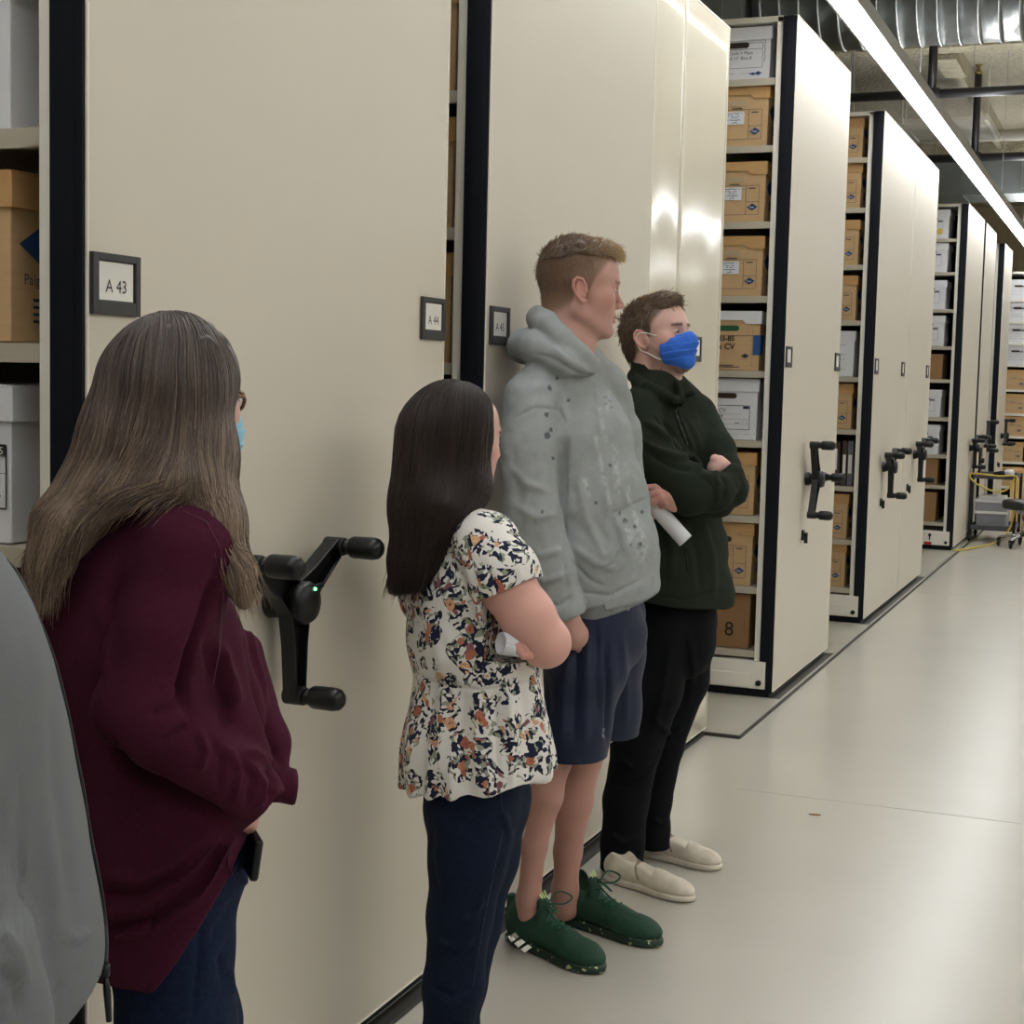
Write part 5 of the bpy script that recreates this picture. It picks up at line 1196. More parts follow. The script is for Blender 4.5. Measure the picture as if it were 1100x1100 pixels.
# ---------------------------------------------------------------- the dark haired woman in the floral top
def floral_mat():
    m = bpy.data.materials.new('floral_print'); m.use_nodes = True; nt = m.node_tree; b = nt.nodes['Principled BSDF']; b.inputs['Roughness'].default_value = .8; b.inputs['Specular IOR Level'].default_value = .2
    L = nt.links.new; N = nt.nodes.new; tc = N('ShaderNodeTexCoord')
    def noise(sc, det=2, vec=None):
        n = N('ShaderNodeTexNoise'); n.inputs['Scale'].default_value = sc; n.inputs['Detail'].default_value = det; L(vec or tc.outputs['Object'], n.inputs['Vector']); return n
    nz = noise(22, 2); mx = N('ShaderNodeVectorMath'); mx.operation = 'SCALE'; mx.inputs['Scale'].default_value = .045; sb = N('ShaderNodeVectorMath'); sb.operation = 'SUBTRACT'; sb.inputs[1].default_value = (.5, .5, .5)
    L(nz.outputs['Color'], sb.inputs[0]); L(sb.outputs[0], mx.inputs[0]); ad = N('ShaderNodeVectorMath'); L(tc.outputs['Object'], ad.inputs[0]); L(mx.outputs[0], ad.inputs[1]); W_ = ad.outputs[0]
    def vor(sc, vec, feat='F1', rnd=1.): v = N('ShaderNodeTexVoronoi'); v.feature = feat; v.inputs['Scale'].default_value = sc; v.inputs['Randomness'].default_value = rnd; L(vec, v.inputs['Vector']); return v
    def math_(op, a, c=None, v2=None):
        q = N('ShaderNodeMath'); q.operation = op; L(a, q.inputs[0])
        if c is not None: q.inputs[1].default_value = c
        if v2 is not None: L(v2, q.inputs[1])
        return q.outputs[0]
    def mixc(fac, c1, c2):
        q = N('ShaderNodeMix'); q.data_type = 'RGBA'; L(fac, q.inputs[0])
        for c, i in ((c1, 6), (c2, 7)):
            if isinstance(c, tuple): q.inputs[i].default_value = c
            else: L(c, q.inputs[i])
        return q.outputs[2]
    base = srgb('#d9d6d2'); navy = srgb('#1c2138'); sage = srgb('#8d9382'); 
    big = vor(19, W_); sep = N('ShaderNodeSeparateColor'); L(big.outputs['Color'], sep.inputs[0])
    # foliage: navy and sage blades around each bouquet
    leafn = vor(125, W_); ls = N('ShaderNodeSeparateColor'); L(leafn.outputs['Color'], ls.inputs[0])
    zone = math_('LESS_THAN', big.outputs['Distance'], .62); blade = math_('GREATER_THAN', ls.outputs[0], .60); lf = math_('MULTIPLY', zone, v2=blade)
    blade2 = math_('LESS_THAN', ls.outputs[0], .20); sg = math_('MULTIPLY', zone, v2=blade2)
    c = mixc(sg, base, sage); c = mixc(lf, c, navy)
    # sprigs between bouquets
    sp = vor(46, tc.outputs['Object']); st = noise(130, 1); s1 = math_('LESS_THAN', sp.outputs['Distance'], .2); s2 = math_('GREATER_THAN', st.outputs[0], .53); sA = math_('MULTIPLY', s1, v2=s2)
    sc_ = N('ShaderNodeSeparateColor'); L(sp.outputs['Color'], sc_.inputs[0]); s3 = math_('GREATER_THAN', sc_.outputs[1], .55); c = mixc(math_('MULTIPLY', sA, v2=s3), c, navy)
    # blooms
    fl = vor(36, W_); fs = N('ShaderNodeSeparateColor'); L(fl.outputs['Color'], fs.inputs[0])
    ramp = N('ShaderNodeValToRGB'); ramp.color_ramp.interpolation = 'CONSTANT'; e = ramp.color_ramp.elements; e[0].color = srgb('#b06c58'); e[1].position = .38; e[1].color = srgb('#d3a384')
    for ps, cc in ((.6, '#bf7f63'), (.78, '#e0b48e'), (.9, '#8a5a62')): q = e.new(ps); q.color = srgb(cc)
    L(fs.outputs[0], ramp.inputs[0])
    pet = vor(150, W_, 'DISTANCE_TO_EDGE'); pe = math_('LESS_THAN', pet.outputs['Distance'], .05); petc = mixc(math_('MULTIPLY', pe, .55), ramp.outputs[0], srgb('#6e3428'))
    inz = math_('LESS_THAN', big.outputs['Distance'], .50); inf = math_('LESS_THAN', fl.outputs['Distance'], .43); pick = math_('GREATER_THAN', fs.outputs[1], .35); bl = math_('MULTIPLY', math_('MULTIPLY', inz, v2=inf), v2=pick)
    c = mixc(bl, c, petc); cen = math_('MULTIPLY', math_('LESS_THAN', fl.outputs['Distance'], .09), v2=bl); c = mixc(cen, c, srgb('#6b3a22'))
    L(c, b.inputs['Base Color']); return m
def floral_woman():
    p = Person(-1.30, 3.02, 'dark haired person in a white floral blouse and navy jeans')
    ax = head_axes(p, -34, 0); q = .95; c = p.P(490, 476, 0); sk = SKIN['floral']; f, l, u = ax
    hv = Vol(c-V3(.16, .16, .30), c+V3(.16, .16, .16), .0023); T = head(hv, c, ax, q, False)
    hv.chain([p.P(484, 490, 0), p.P(484, 530, 0), p.P(486, 570, 0)], [.050, .050, .055], .03)
    # bare arm, folded; the other hand peeps out under the roll
    av = p.vol(500, 585, 625, 735, -125, 60, .0028)
    limb(av, p, [(530, 600, -70, 24), (545, 630, -82, 28.5), (566, 661, -86, 28), (586, 690, -82, 25.5)], .015)
    limb(av, p, [(586, 691, -80, 25), (584, 680, -20, 21), (575, 672, 20, 19), (560, 675, 50, 14)], .015)
    h2 = p.vol(540, 680, 585, 715, -125, -60, .002)
    for k, (x, y) in enumerate([(556, 693), (559, 698), (563, 703)]): limb(h2, p, [(x+16, y-3, -88, 5.5), (x+6, y, -100, 5), (x-1, y+1.5, -104, 4.2)], .003)
    cv = core(p, [[(486, 585, 0, 28), (500, 660, 0, 38), (510, 760, 0, 46), (512, 850, 0, 46)], [(458, 600, 70, 22), (480, 660, 90, 20), (540, 680, 70, 16)], [(505, 860, -15, 34), (495, 1010, -20, 22), (482, 1165, -20, 14)], [(525, 860, 25, 32), (505, 1010, 22, 22), (492, 1150, 22, 14)]])
    tn = flat_tone(sk)
    join_body(p, [(hv, head_tone(T, ax, c, q, sk, lin('#2a1d18'))), (av, flat_tone(sk*np.array([1, .90, .88]), .06, 12)), (h2, flat_tone(sk*np.array([.95, .78, .75]))), (cv, tn)]); eyes(p, T, ax, q)
    # blouse with a gathered peplum
    v = p.vol(402, 535, 625, 872, -130, 130, .0042)
    torso(v, p, [(488, 585, 0, 34, 66), (492, 630, 0, 48, 84), (503, 690, 0, 56, 88), (511, 728, 0, 57, 84), (512, 770, 0, 64, 88), (512, 812, 0, 74, 96), (512, 880, 0, 86, 104)], -30, .03)
    v.cone(p.P(524, 582, -62), p.P(496, 566, -14), 30*p.s, 26*p.s, .03); v.cone(p.P(454, 590, 62), p.P(478, 566, 14), 30*p.s, 26*p.s, .03)
    limb(v, p, [(525, 588, -64, 35), (542, 618, -80, 37.5), (552, 650, -84, 40)], .015)
    limb(v, p, [(458, 590, 62, 32), (462, 640, 84, 36)], .02)
    nh = nrm(p.P(546, 632, -80)*0+p.D(.42, 0, -.9)); v.cut(p.P(546, 629, -80), nh, p.P(566, 668, -98), .085, .003)
    v.cone(p.P(484, 540, 0), p.P(486, 560, -2), .052, .045, .01, op='sub')
    v.cut(p.P(512, 833, 0), p.D(.22, 0, -1))
    Fd = [([(440, 722), (470, 736), (520, 742), (590, 730)], 2.2, -3.5)]
    for (x0, x1, a) in ((452, 432, 3.5), (466, 452, -3), (480, 472, 4), (498, 492, -3.2), (514, 512, 4), (530, 534, -3.5), (545, 552, 4), (560, 572, -3.2), (574, 588, 3.5)): Fd.append(([(x0, 735), ((x0+x1)/2, 780), (x1, 850)], 5, a*1.2))
    Fd += [([(455, 640), (470, 690), (478, 722)], 6, 4), ([(500, 660), (506, 700), (505, 730)], 6, -4), ([(530, 700), (535, 730)], 5, 4), ([(515, 600), (530, 625), (536, 640)], 4, -2.5), ([(560, 590), (556, 610), (562, 625)], 4, 2.6), ([(500, 580), (506, 610), (512, 640), (518, 690)], 2.6, -4), ([(545, 780), (555, 800), (560, 825)], 3, 3), ([(470, 660), (490, 700)], 6, 3)]
    def hem(V, N, F):
        Z = p.proj(V)[:, 1]; w = np.clip((Z-745)/90, 0, 1)**1.3; ang = np.arctan2((V-p.a)@p.hd, (V-p.a)@p.r-(p.P(512, 800, 0)-p.a)@p.r); return V+N*(.006*w*np.sin(ang*13+1.5*np.sin(ang*3)))[:, None]
    p.add('blouse', v, floral_mat(), Fd, [((9, 9, 9), .005, 4)], post=hem)
    # jeans
    t = p.vol(435, 815, 600, 1200, -85, 85, .005)
    t.cone(p.P(511, 830, 0), p.P(511, 862, 0), 50*p.s, 54*p.s, .02, p.D(.5, .86, 0), 1.2)
    limb(t, p, [(507, 850, -22, 51), (502, 920, -26, 41), (494, 985, -26, 35), (486, 1060, -24, 32), (480, 1120, -22, 27), (476, 1175, -20, 24)], .025)
    limb(t, p, [(524, 850, 24, 48), (517, 920, 26, 40), (505, 990, 26, 33), (492, 1060, 24, 29), (488, 1110, 22, 26), (486, 1170, 22, 23)], .025)
    M['denim'] = mat('dark_denim', '#101a2e', .85, noise=.2, nscale=90, spec=.15, bump=.4, bscale=600); M['seam'] = mat('denim_seam', '#17223a', .85)
    jo = p.add('jeans', t, M['denim'], [([(470, 872), (500, 884), (520, 876)], 3, -3), ([(465, 884), (462, 920), (470, 960)], 4, -3), ([(540, 870), (548, 900), (536, 940)], 4, 3), ([(470, 1010), (490, 1020), (510, 1010)], 4, 3), ([(466, 1060), (486, 1072), (506, 1060)], 4, -3), ([(520, 960), (508, 985), (490, 992)], 4, 3)], [((14, 14, 9), .004, 3)])
    mb = MB(); decal(p, t, quadline(dense([(538, 850), (541, 890), (530, 940), (518, 1000), (508, 1060)], 6), 1.3), mb, .002); p.mb('side_seam', mb, M['seam'], jo)
    for (x, dz) in ((477, -20), (487, 22)):
        a = p.P(x-8, 1185, dz); shoe(p, (a[0]-.05, a[1]-.03), (a[0]+.19, a[1]+.02), .088, 'slip', (M['blackjean'], M['solewhite']))
    # hair: long, straight and dark
    hr = p.vol(400, 400, 550, 660, -85, 95, .0032)
    hr.ell(T(-.012, 0, .040), (.104*q, .088*q, .100*q), [f, l, u], 0); 
    hr.cone(p.P(490, 450, -18), p.P(497, 520, -26), 36*p.s, 28*p.s, .02); hr.cone(p.P(470, 470, -10), p.P(462, 545, -22), 46*p.s, 42*p.s, .03)
    lat = p.D(-.5, .86, 0)
    hr.chain([p.P(462, 545, -16), p.P(446, 600, -22), p.P(436, 634, -26)], [40*p.s, 23*p.s, 17*p.s], .03, lat, 1.5)
    hr.cone(p.P(498, 522, -28), p.P(478, 560, -40), 26*p.s, 18*p.s, .03)
    hr.ell(T(.105, .0, -.015), (.045*q, .060*q, .085*q), [f, l, u], .01, 'sub'); hr.cut(p.P(436, 634, 0), p.D(.25, 0, -1), None, None, .012)
    hr.cut(p.P(529, 470, 0), p.D(1, 0, .04))
    c0, c1 = lin('#130c0c'), lin('#38241f')
    o = p.add('hair', hr, M['hair'], noise=[((160, 160, 10), .002, 3)], colfn=lambda V, N: np.tile(c0, (len(V), 1)))
    g = [[(488, 415, 0), (455, 425, -10), (437, 470, -20), (428, 540, -20), (420, 600, -20), (419, 636, -20)], [(490, 414, -10), (465, 430, -30), (450, 480, -45), (440, 550, -50), (428, 600, -50), (426, 638, -45)], [(494, 414, -10), (480, 430, -45), (470, 480, -60), (462, 545, -65), (446, 600, -60), (436, 640, -50)],
         [(496, 414, -10), (495, 430, -45), (490, 480, -65), (482, 540, -65), (460, 595, -60), (446, 638, -50)], [(500, 415, -5), (508, 435, -40), (510, 480, -55), (504, 530, -55), (484, 562, -60), (455, 610, -50), (450, 630, -45)], [(502, 416, 0), (517, 440, -20), (523, 480, -30), (518, 525, -40), (500, 546, -50), (480, 566, -50), (466, 580, -48)],
         [(502, 416, 0), (520, 438, 0), (527, 470, -8), (525, 510, -20), (518, 535, -30), (500, 552, -45), (490, 560, -45)]]
    def hc(Q, rg, n, k): return (c0+(c1-c0)*rg.random((n, 1, 1))**2)*np.ones((1, k, 1))*(.8+.4*rg.random((n, 1, 1)))
    long_hair(p, hr, g, 1500, hc, .0007, 5, jit=4)
    gb = [[(x, y, -z*.4+40) for (x, y, z) in l_] for l_ in g[:5]]; long_hair(p, hr, gb, 300, hc, .0008, 6, jit=6, name='hair_strand')
    # the rolled sheet
    r = empty('paper_roll', (0, 0, 0)); a, b = p.P(538, 690.5, -102), p.P(590, 698, -76); dd = nrm(b-a); r.location = tuple(a)
    x_ = nrm(np.cross(dd, V3(0, 0, 1))); y_ = np.cross(dd, x_)
    def spiral(P_, r0, r1, tn_=1.9, n=44): return [P_-a+(x_*math.cos(w)+y_*math.sin(w))*(r0+(r1-r0)*i/n) for i, w in enumerate(np.linspace(0, tn_*2*math.pi, n+1))]
    m = MB(); A, B = spiral(a, .0245, .0190), spiral(b, .0245, .0190); n = len(A); m.v = [tuple(q_) for q_ in A+B]; m.f = [(i, i+1, n+i+1, n+i) for i in range(n-1)]; m.mi = [0]*(n-1)
    o = m.build('rolled_sheet', M['paperroll'], r, smooth=True); sd = o.modifiers.new('s', 'SOLIDIFY'); sd.thickness = .0009
    tag(r, 'white rolled paper tucked under the bare arm of the person in floral', 'paper roll')
floral_woman()
# ---------------------------------------------------------------- the woman in the maroon sweater
def maroon_woman():
    p = Person(-1.28, 1.93, 'long haired person in a maroon cardigan with glasses and light blue mask')
    ax = head_axes(p, -50, 0); q = .95; c = p.P(192, 432, 0); sk = SKIN['maroon']; f, l, u = ax
    hv = Vol(c-V3(.16, .16, .30), c+V3(.16, .16, .16), .0023); T = head(hv, c, ax, q, False)
    hv.chain([p.P(180, 450, 0), p.P(170, 520, 0), p.P(165, 590, 0)], [.050, .050, .055], .03)
    h2 = p.vol(240, 800, 325, 915, -130, 60, .0025)
    limb(h2, p, [(250, 856, -88, 18), (262, 874, -72, 15), (266, 884, -50, 12)], .01); limb(h2, p, [(272, 848, -20, 11), (296, 848, -16, 11)], .01)
    cv = core(p, [[(150, 620, 0, 40), (150, 760, 0, 70), (170, 900, 0, 72), (170, 1000, 0, 66)], [(205, 620, -80, 24), (152, 765, -112, 26), (255, 855, -95, 17)], [(175, 1000, -20, 60), (185, 1250, -20, 40), (180, 1500, -20, 24)], [(165, 1000, 60, 50), (180, 1250, 50, 38), (180, 1480, 50, 22)]])
    join_body(p, [(hv, head_tone(T, ax, c, q, sk, lin('#5a4634'))), (h2, flat_tone(sk*np.array([.92, .80, .78]))), (cv, flat_tone(sk))]); eyes(p, T, ax, q)
    # glasses and mask
    g = MB(); 
    for s_ in (-1, 1):
        for k in range(10):
            a0, a1 = 2*math.pi*k/10, 2*math.pi*(k+1)/10; g.tube([tuple(T(.090, s_*.033+.023*math.cos(a0), .004+.018*math.sin(a0))), tuple(T(.090, s_*.033+.023*math.cos(a1), .004+.018*math.sin(a1)))], .0032, 6)
        g.tube([tuple(T(.090, s_*.055, .010)), tuple(T(.080, s_*.063, .010)), tuple(T(.0, s_*.077, .012)), tuple(T(-.012, s_*.080, .0))], .0024, 6)
    g.tube([tuple(T(.091, -.007, .006)), tuple(T(.093, 0, .009)), tuple(T(.091, .007, .006))], .002, 6)
    gl = p.mb('glasses', g, mat('tortoise_frame', '#7a4a25', .3, noise=.5, nscale=90, col2='#2a1710'))
    lm = MB()
    for s_ in (-1, 1): lm.face([tuple(T(.090, s_*.033+.022*math.cos(w), .004+.017*math.sin(w))) for w in np.linspace(0, 2*math.pi, 15)[:-1]])
    gm = mat('lens', '#ffffff', .03); gm.node_tree.nodes['Principled BSDF'].inputs['Transmission Weight'].default_value = 1; p.mb('lens', lm, gm, gl)
    mk = Vol(T(.07, 0, -.04)-.11, T(.07, 0, -.04)+.11, .0018)
    mk.ell(T(.055, 0, -.050), (.066*q, .065*q, .062*q), [f, l, u], 0); mk.cone(T(.085, 0, .0), T(.116, 0, -.028), .015*q, .018*q, .02); mk.cone(T(.085, 0, -.09), T(.09, 0, -.115), .03*q, .016*q, .02)
    mk.cut(T(.04, 0, 0), nrm(-f)); mk.cut(T(.1, 0, -.008), nrm(u-f*.2)); mk.cut(T(.09, 0, -.122), -u)
    p.add('face_mask', mk, mat('mask_pale_blue', '#8cc3dc', .7, noise=.03), post=lambda V, N, F: V+N*(.004*((((V-c)@u)/.02)%1-.5))[:, None])
    # cardigan
    v = p.vol(20, 515, 335, 1060, -175, 165, .0048)
    torso(v, p, [(132, 620, 0, 66, 118), (146, 690, 0, 82, 128), (166, 770, 0, 88, 126), (182, 850, 0, 88, 122), (176, 930, 0, 88, 120), (166, 1000, 0, 84, 116), (160, 1060, 0, 84, 116)], -45, .04)
    v.cone(p.P(204, 592, -84), p.P(164, 566, -14), 48*p.s, 44*p.s, .05); v.cone(p.P(70, 610, 84), p.P(130, 575, 14), 46*p.s, 44*p.s, .05)
    limb(v, p, [(202, 594, -86, 46), (178, 680, -108, 44), (152, 762, -120, 46)], .03)
    limb(v, p, [(152, 764, -120, 45), (205, 806, -116, 39), (250, 840, -104, 36), (276, 856, -94, 30)], .02)
    v.cut(p.P(150, 1032, 0), p.D(0, 0, -1)); v.cut(p.P(226, 944, 0), p.D(.84, 0, -.54), p.P(250, 985, 0), .21, .01); v.cut(p.P(284, 868, -94), p.D(.75, 0, -.66), p.P(300, 890, -90), .05)
    limb(v, p, [(262, 700, 0, 20), (286, 800, -10, 20), (290, 838, -14, 17)], .03); limb(v, p, [(278, 842, -20, 19), (316, 846, -14, 18.5), (335, 848, -14, 18.5)], .008)
    v.cut(p.P(318, 846, -14), p.D(1, 0, -.02), p.P(330, 848, -14), .045, .002)
    v.cone(p.P(165, 545, 0), p.P(165, 565, 0), .05, .045, .015, op='sub')
    Fd = [([(235, 612), (222, 660), (205, 700), (196, 735), (205, 770)], 5, -13), ([(110, 640), (118, 700), (112, 730)], 6, 5), ([(128, 625), (112, 690), (108, 740)], 4, -6), ([(240, 605), (262, 670), (276, 740), (292, 800), (300, 824)], 3, -7), ([(250, 620), (268, 690), (284, 760)], 4, 6), ([(222, 680), (235, 740), (250, 790)], 7, -7), ([(240, 690), (256, 760)], 6, 6),
          ([(196, 745), (178, 762), (160, 768)], 4, -5), ([(204, 775), (188, 790), (170, 800)], 4, -5), ([(212, 782), (222, 806), (214, 830)], 4.5, 5), ([(228, 790), (240, 820), (232, 850)], 4, -5), ([(242, 800), (258, 826), (252, 862)], 4.5, 5), ([(258, 812), (272, 836), (266, 872)], 3.6, -5), ([(268, 818), (284, 842), (280, 870)], 3.5, 4.5),
          ([(110, 790), (140, 830), (200, 860), (245, 882)], 6, -14), ([(100, 985), (150, 975), (200, 940), (240, 895)], 6, 9), ([(104, 1000), (160, 990), (212, 950), (248, 896)], 4, -8), ([(104, 1008), (165, 1000), (215, 962), (252, 900)], 4, 6), ([(110, 940), (150, 945), (190, 925), (235, 885)], 7, 7), ([(105, 958), (150, 962), (196, 938)], 4, -5), ([(288, 822), (296, 838), (292, 860)], 3, -7), ([(262, 806), (280, 812), (296, 826)], 3, 5)]
    def rib(V, N, F):
        Q = p.proj(V); d, t = polydist(Q, [(96, 1030), (150, 1024), (200, 988), (232, 938), (258, 890)]); w = np.clip((26-d)/6, 0, 1); s_ = np.sin(t*330); V = V+N*(.0009*w*s_)[:, None]
        d2, t2 = polydist(Q, [(262, 872), (280, 866), (292, 848)]); w = np.clip((14-d2)/5, 0, 1)*np.clip(-(N@p.hd)*2, 0, 1); return V+N*(.0009*w*np.sin(t2*90))[:, None]
    M['knit'] = mat('maroon_knit', '#411629', .95, noise=.09, nscale=120, bump=.7, bscale=480, bdist=.002, spec=.15)
    Fd = [(a_, b_, c_*1.35) for a_, b_, c_ in Fd]
    so = p.add('cardigan', v, M['knit'], Fd, [((7, 7, 7), .006, 4), ((22, 22, 30), .0018, 8)], post=rib)
    mb = MB(); decal(p, v, quadline(dense([(196, 548), (222, 560), (238, 590), (240, 640), (236, 700), (228, 740)], 5), 1.2), mb, .0018); p.mb('shoulder_seam', mb, mat('seam_maroon', '#461a2d', .9), so)
    # jeans
    t = p.vol(80, 850, 300, 1560, -120, 130, .006)
    t.cone(p.P(200, 890, 0), p.P(196, 930, 0), 68*p.s, 66*p.s, .03, p.D(.7, .7, 0), 1.2)
    limb(t, p, [(196, 925, -16, 62), (184, 1020, -24, 64), (190, 1100, -34, 62), (190, 1250, -30, 50), (186, 1400, -28, 38), (182, 1520, -26, 33)], .03)
    limb(t, p, [(190, 930, 54, 58), (188, 1020, 60, 60), (200, 1100, 60, 60), (196, 1250, 60, 46), (186, 1400, 60, 36), (184, 1500, 58, 32)], .03)
    jo = p.add('jeans', t, mat('navy_denim', '#131d35', .85, noise=.22, nscale=110, spec=.15, bump=.4, bscale=600), [([(256, 960), (240, 985), (225, 1010)], 4, -4), ([(262, 940), (262, 950)], 3, 4), ([(215, 960), (212, 1040), (205, 1100)], 3, -3.5), ([(246, 1040), (252, 1070)], 4, 4), ([(140, 1050), (170, 1040)], 5, 4), ([(250, 1005), (235, 1030), (240, 1060)], 4, -4)], [((10, 10, 7), .004, 3)])
    mb = MB(); decal(p, t, quadline(dense([(236, 905), (234, 950), (226, 1010), (216, 1080)], 5), 1.1), mb, .002); p.mb('side_seam', mb, M['seam'], jo)
    r = MB(); a = p.P(273, 905, -46); r.lathe([(.004, 0), (.004, .003)], tuple(a), 'y', 12); p.mb('button', r, M['chrome'], jo)
    for dz in (-26, 58):
        a = p.P(178, 1500, dz); shoe(p, (a[0]-.04, a[1]-.05), (a[0]+.13, a[1]+.13), .088, 'slip', (M['blackjean'], M['solewhite']))
    ph = empty('phone', (0, 0, 0)); b = p.P(271, 916, -50); ph.location = tuple(b); mm = MB(); mm.box(-.006, .006, -.035, .035, -.032, .03); mm.build('phone_case', M['blackplastic'], ph, bevel=.004); ph.rotation_euler = (0.05, .12, .75); mm = MB(); mm.box(.006, .0068, -.03, .03, -.028, .026); mm.build('screen', M['vinyl'], ph)
    tag(ph, 'black phone sticking out of the jeans pocket below the maroon cardigan', 'phone')
    # hair: long, ash brown, lighter towards the ends
    hr = p.vol(10, 322, 290, 700, -130, 130, .0036)
    hr.ell(T(-.012, 0, .036), (.108*q, .091*q, .100*q), [f, l, u], 0)
    hr.chain([p.P(200, 420, -34), p.P(212, 490, -46), p.P(232, 560, -76), p.P(254, 615, -96), p.P(262, 648, -100)], [44*p.s, 38*p.s, 26*p.s, 15*p.s, 7*p.s], .03)
    hr.chain([p.P(160, 420, -20), p.P(140, 472, -26), p.P(104, 524, -36), p.P(70, 566, -50), p.P(52, 606, -56), p.P(45, 640, -54)], [54*p.s, 50*p.s, 34*p.s, 30*p.s, 17*p.s, 6*p.s], .03)
    hr.cone(p.P(176, 440, -24), p.P(166, 490, -50), 56*p.s, 38*p.s, .03); hr.cone(p.P(120, 528, -70), p.P(208, 520, -84), 18*p.s, 18*p.s, .03)
    hr.chain([p.P(140, 480, 30), p.P(90, 540, 60), p.P(64, 600, 60)], [40*p.s, 30*p.s, 14*p.s], .03)
    hr.ell(T(.103, 0, -.005), (.044*q, .064*q, .10*q), [f, l, u], .01, 'sub')
    a0, a1, a2 = lin('#2a2122'), lin('#55463f'), lin('#a89078')
    def base_c(V): 
        y = p.proj(V)[:, 1]; w = np.clip((y-400)/230, 0, 1)[:, None]; return a0*1.0*(1-w)+a2*.5*w
    p.add('hair', hr, M['hair'], noise=[((120, 120, 9), .0025, 3), ((50, 50, 6), .003, 5)], colfn=lambda V, N: base_c(V))
    g = [[(160, 340, 10), (125, 365, 0), (110, 420, -10), (88, 480, -20), (52, 535, -30), (30, 580, -40), (42, 645, -50)], [(164, 338, 0), (135, 360, -30), (120, 420, -50), (98, 480, -60), (66, 535, -65), (40, 585, -65), (46, 650, -60)], [(168, 337, 0), (148, 358, -50), (136, 420, -70), (118, 480, -75), (84, 532, -85), (52, 585, -80), (48, 655, -60)],
         [(172, 337, 0), (160, 356, -60), (152, 420, -85), (136, 480, -88), (102, 530, -90), (64, 575, -85), (52, 640, -65)], [(176, 337, 0), (175, 358, -65), (168, 420, -90), (156, 480, -95), (124, 528, -96), (80, 562, -90), (58, 620, -70)], [(180, 338, 0), (186, 360, -65), (184, 420, -90), (178, 480, -98), (156, 520, -105), (110, 545, -100), (72, 590, -80)],
         [(183, 339, 0), (198, 362, -60), (200, 420, -85), (198, 480, -96), (192, 518, -108), (170, 532, -108), (130, 545, -100)],
         [(184, 339, 0), (206, 365, -55), (212, 420, -80), (212, 480, -90), (220, 530, -105), (240, 572, -118), (256, 625, -112)], [(188, 341, 0), (222, 370, -40), (232, 430, -60), (232, 490, -75), (238, 545, -98), (256, 600, -108), (266, 655, -104)], [(192, 344, 0), (236, 375, -20), (247, 430, -40), (246, 490, -60), (248, 550, -85), (262, 600, -98), (272, 650, -98)]]
    def hc(Q, rg, n, k):
        y = p.proj(Q)[:, 1].reshape(n, k, 1); w = np.clip((y-420)/220+rg.normal(size=(n, 1, 1))*.22, 0, 1); r_ = rg.random((n, 1, 1)); return (a0*(1-r_)+a1*r_)*(1-w)+(a1*.9*(1-r_)+a2*1.1*r_)*w
    long_hair(p, hr, g, 3000, hc, .00075, 9, jit=6, k=22)
    gb = [[(x+6, y, -z*.5+50) for (x, y, z) in l_] for l_ in g[:6]]; long_hair(p, hr, gb, 500, hc, .0009, 10, jit=8, k=18, name='hair_strand')
maroon_woman()
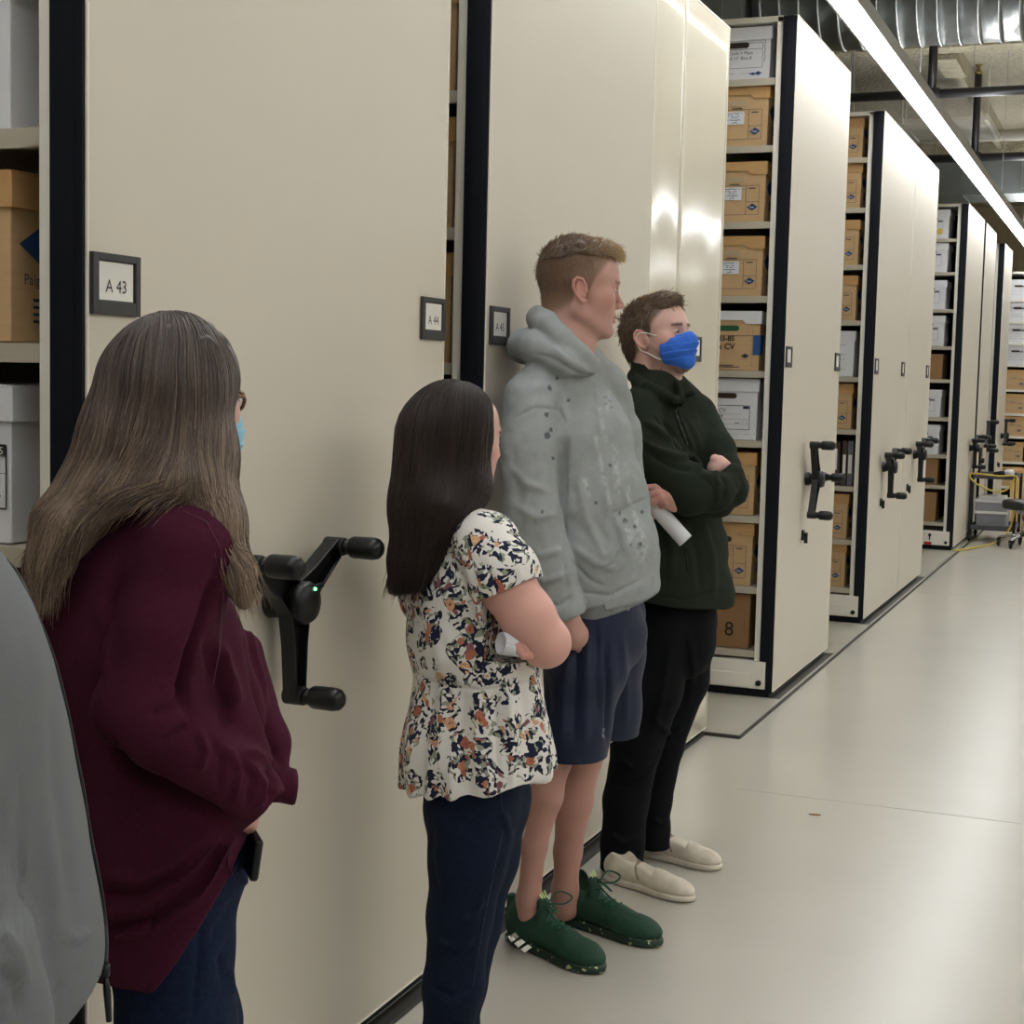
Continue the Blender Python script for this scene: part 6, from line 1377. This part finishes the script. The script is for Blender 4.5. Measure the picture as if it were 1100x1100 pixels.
# ---------------------------------------------------------------- the person in the grey jacket at the left edge
def jacket_person():
    p = Person(-1.16, 1.22, 'person in a grey zipped jacket cut off by the left picture edge')
    s = p.s; ax = head_axes(p, -20, 0); c = p.P(-205, 300, 0); f, l, u = ax
    hv = Vol(c-V3(.17, .17, .30), c+V3(.17, .17, .17), .003); T = head(hv, c, ax, 1.02); hv.chain([tuple(c-u*.04), tuple(c-u*.2)], [.055, .06], .03)
    cv = core(p, [[(-190, 600, 0, 90), (-120, 900, 0, 110), (-110, 1150, 0, 100)], [(-110, 1150, -60, 80), (-110, 1900, -60, 40), (-110, 2100, -60, 40)], [(-110, 1150, 80, 80), (-110, 1900, 80, 40), (-110, 2080, 80, 40)]])
    sk = lin('#c09a88'); join_body(p, [(hv, head_tone(T, ax, c, 1.02, sk, lin('#4a3a2e'))), (cv, flat_tone(sk))])
    hr = Vol(c-V3(.17, .17, .12), c+V3(.17, .17, .18), .004); hr.ell(T(-.012, 0, .047), (.106, .085, .092), [f, l, u], 0); hr.ell(T(.11, 0, .0), (.06, .09, .07), [f, l, u], .01, 'sub')
    p.add('hair', hr, M['hair'], noise=[((60, 60, 60), .004, 3)], colfn=lambda V, N: np.tile(lin('#4a3a2e'), (len(V), 1)))
    v = p.vol(-420, 430, 125, 1130, -330, 320, .0055)
    torso(v, p, [(-190, 600, 0, 96, 190), (-140, 660, 0, 124, 210), (-112, 740, 0, 134, 215), (-92, 830, 0, 136, 215), (-76, 920, 0, 138, 215), (-60, 1010, 0, 140, 215), (-52, 1080, 0, 140, 215)], -20, .05)
    v.cut(p.P(72, 1064, -110), p.D(.62, 0, -1)); v.cut(p.P(-60, 1125, -110), p.D(0, 0, -1))
    limb(v, p, [(-110, 600, -200, 66), (-125, 780, -235, 62), (-90, 900, -255, 58)], .05); limb(v, p, [(-90, 900, -255, 56), (-30, 1030, -262, 54), (-8, 1100, -262, 50), (2, 1150, -262, 46)], .03)
    limb(v, p, [(-270, 600, 200, 66), (-250, 900, 230, 60)], .05)
    Fd = [([(20, 835), (24, 900), (22, 960), (18, 1010)], 2.4, -5), ([(26, 838), (27, 920), (24, 1000)], 2.0, 2.5), ([(0, 840), (4, 900), (2, 960), (-2, 1010)], 3, -8), ([(10, 570), (30, 650), (42, 740), (52, 840)], 9, 4), ([(45, 740), (62, 860), (78, 980)], 8, -4), ([(66, 1000), (82, 1010), (98, 1000)], 4, 5), ([(40, 1078), (70, 1058), (100, 1034)], 2, -3), ([(0, 1040), (18, 1062), (22, 1090)], 5, -8), ([(-6, 990), (20, 1020), (30, 1060)], 6, 6), ([(50, 880), (60, 960), (66, 1030)], 10, 3)]
    M['softshell'] = mat('grey_softshell', '#66696b', .75, noise=.03, nscale=300, bump=.25, bscale=700, spec=.3)
    jo = p.add('jacket', v, M['softshell'], Fd, [((6, 6, 2), .003, 4)])
    # open zip edge along the front with its puller
    zp = []
    for (x, y) in [(-2, 532), (14, 566), (30, 610), (42, 655), (50, 700), (58, 750), (64, 800), (71, 850), (79, 900), (86, 950), (94, 1000), (100, 1036)]:
        best = None
        for xx in np.arange(x+40, x-60, -1.5):
            zs = np.arange(-160, 200, 8.); Q = np.array([p.P(xx, y, z_) for z_ in zs]); d = v.sample(Q)
            if d.min() < .002: best = Q[np.argmin(d)]; break
        zp.append(best if best is not None else p.P(x, y, 0))
    tubes(p, 'zip_edge', [[q_+p.r*.0005 for q_ in zp]], .0026, M['blackplastic'], jo, 8)
    z1 = zp[-1]; mb = MB(); mb.tube([tuple(z1), tuple(z1-p.up*.012)], .005, 8); mb.tube([tuple(z1-p.up*.012), tuple(z1-p.up*.028+p.r*.002), tuple(z1-p.up*.06+p.r*.004)], [.0025, .004, .003], 8); p.mb('zip_puller', mb, M['blackmetal'], jo, smooth=True)
    t = p.vol(-300, 1040, 140, 2180, -200, 240, .009)
    limb(t, p, [(-50, 1080, -60, 118), (-60, 1300, -60, 100), (-90, 1700, -60, 68), (-100, 2100, -60, 60)], .03); limb(t, p, [(-50, 1080, 90, 112), (-60, 1300, 90, 96), (-90, 1700, 90, 66), (-100, 2080, 90, 58)], .03)
    t.cut(V3(0, 0, .04), V3(0, 0, -1))
    p.add('jeans', t, mat('blue_denim', '#34465f', .85, noise=.15, nscale=80, bump=.4, bscale=500, spec=.2), [], [((10, 10, 6), .004, 3)])
    for dz in (-60, 90):
        a = p.P(-110, 2100, dz); shoe(p, (a[0]-.05, a[1]-.03), (a[0]+.23, a[1]+.03), .1, 'slip', (M['blackjean'], M['solewhite']))
jacket_person()
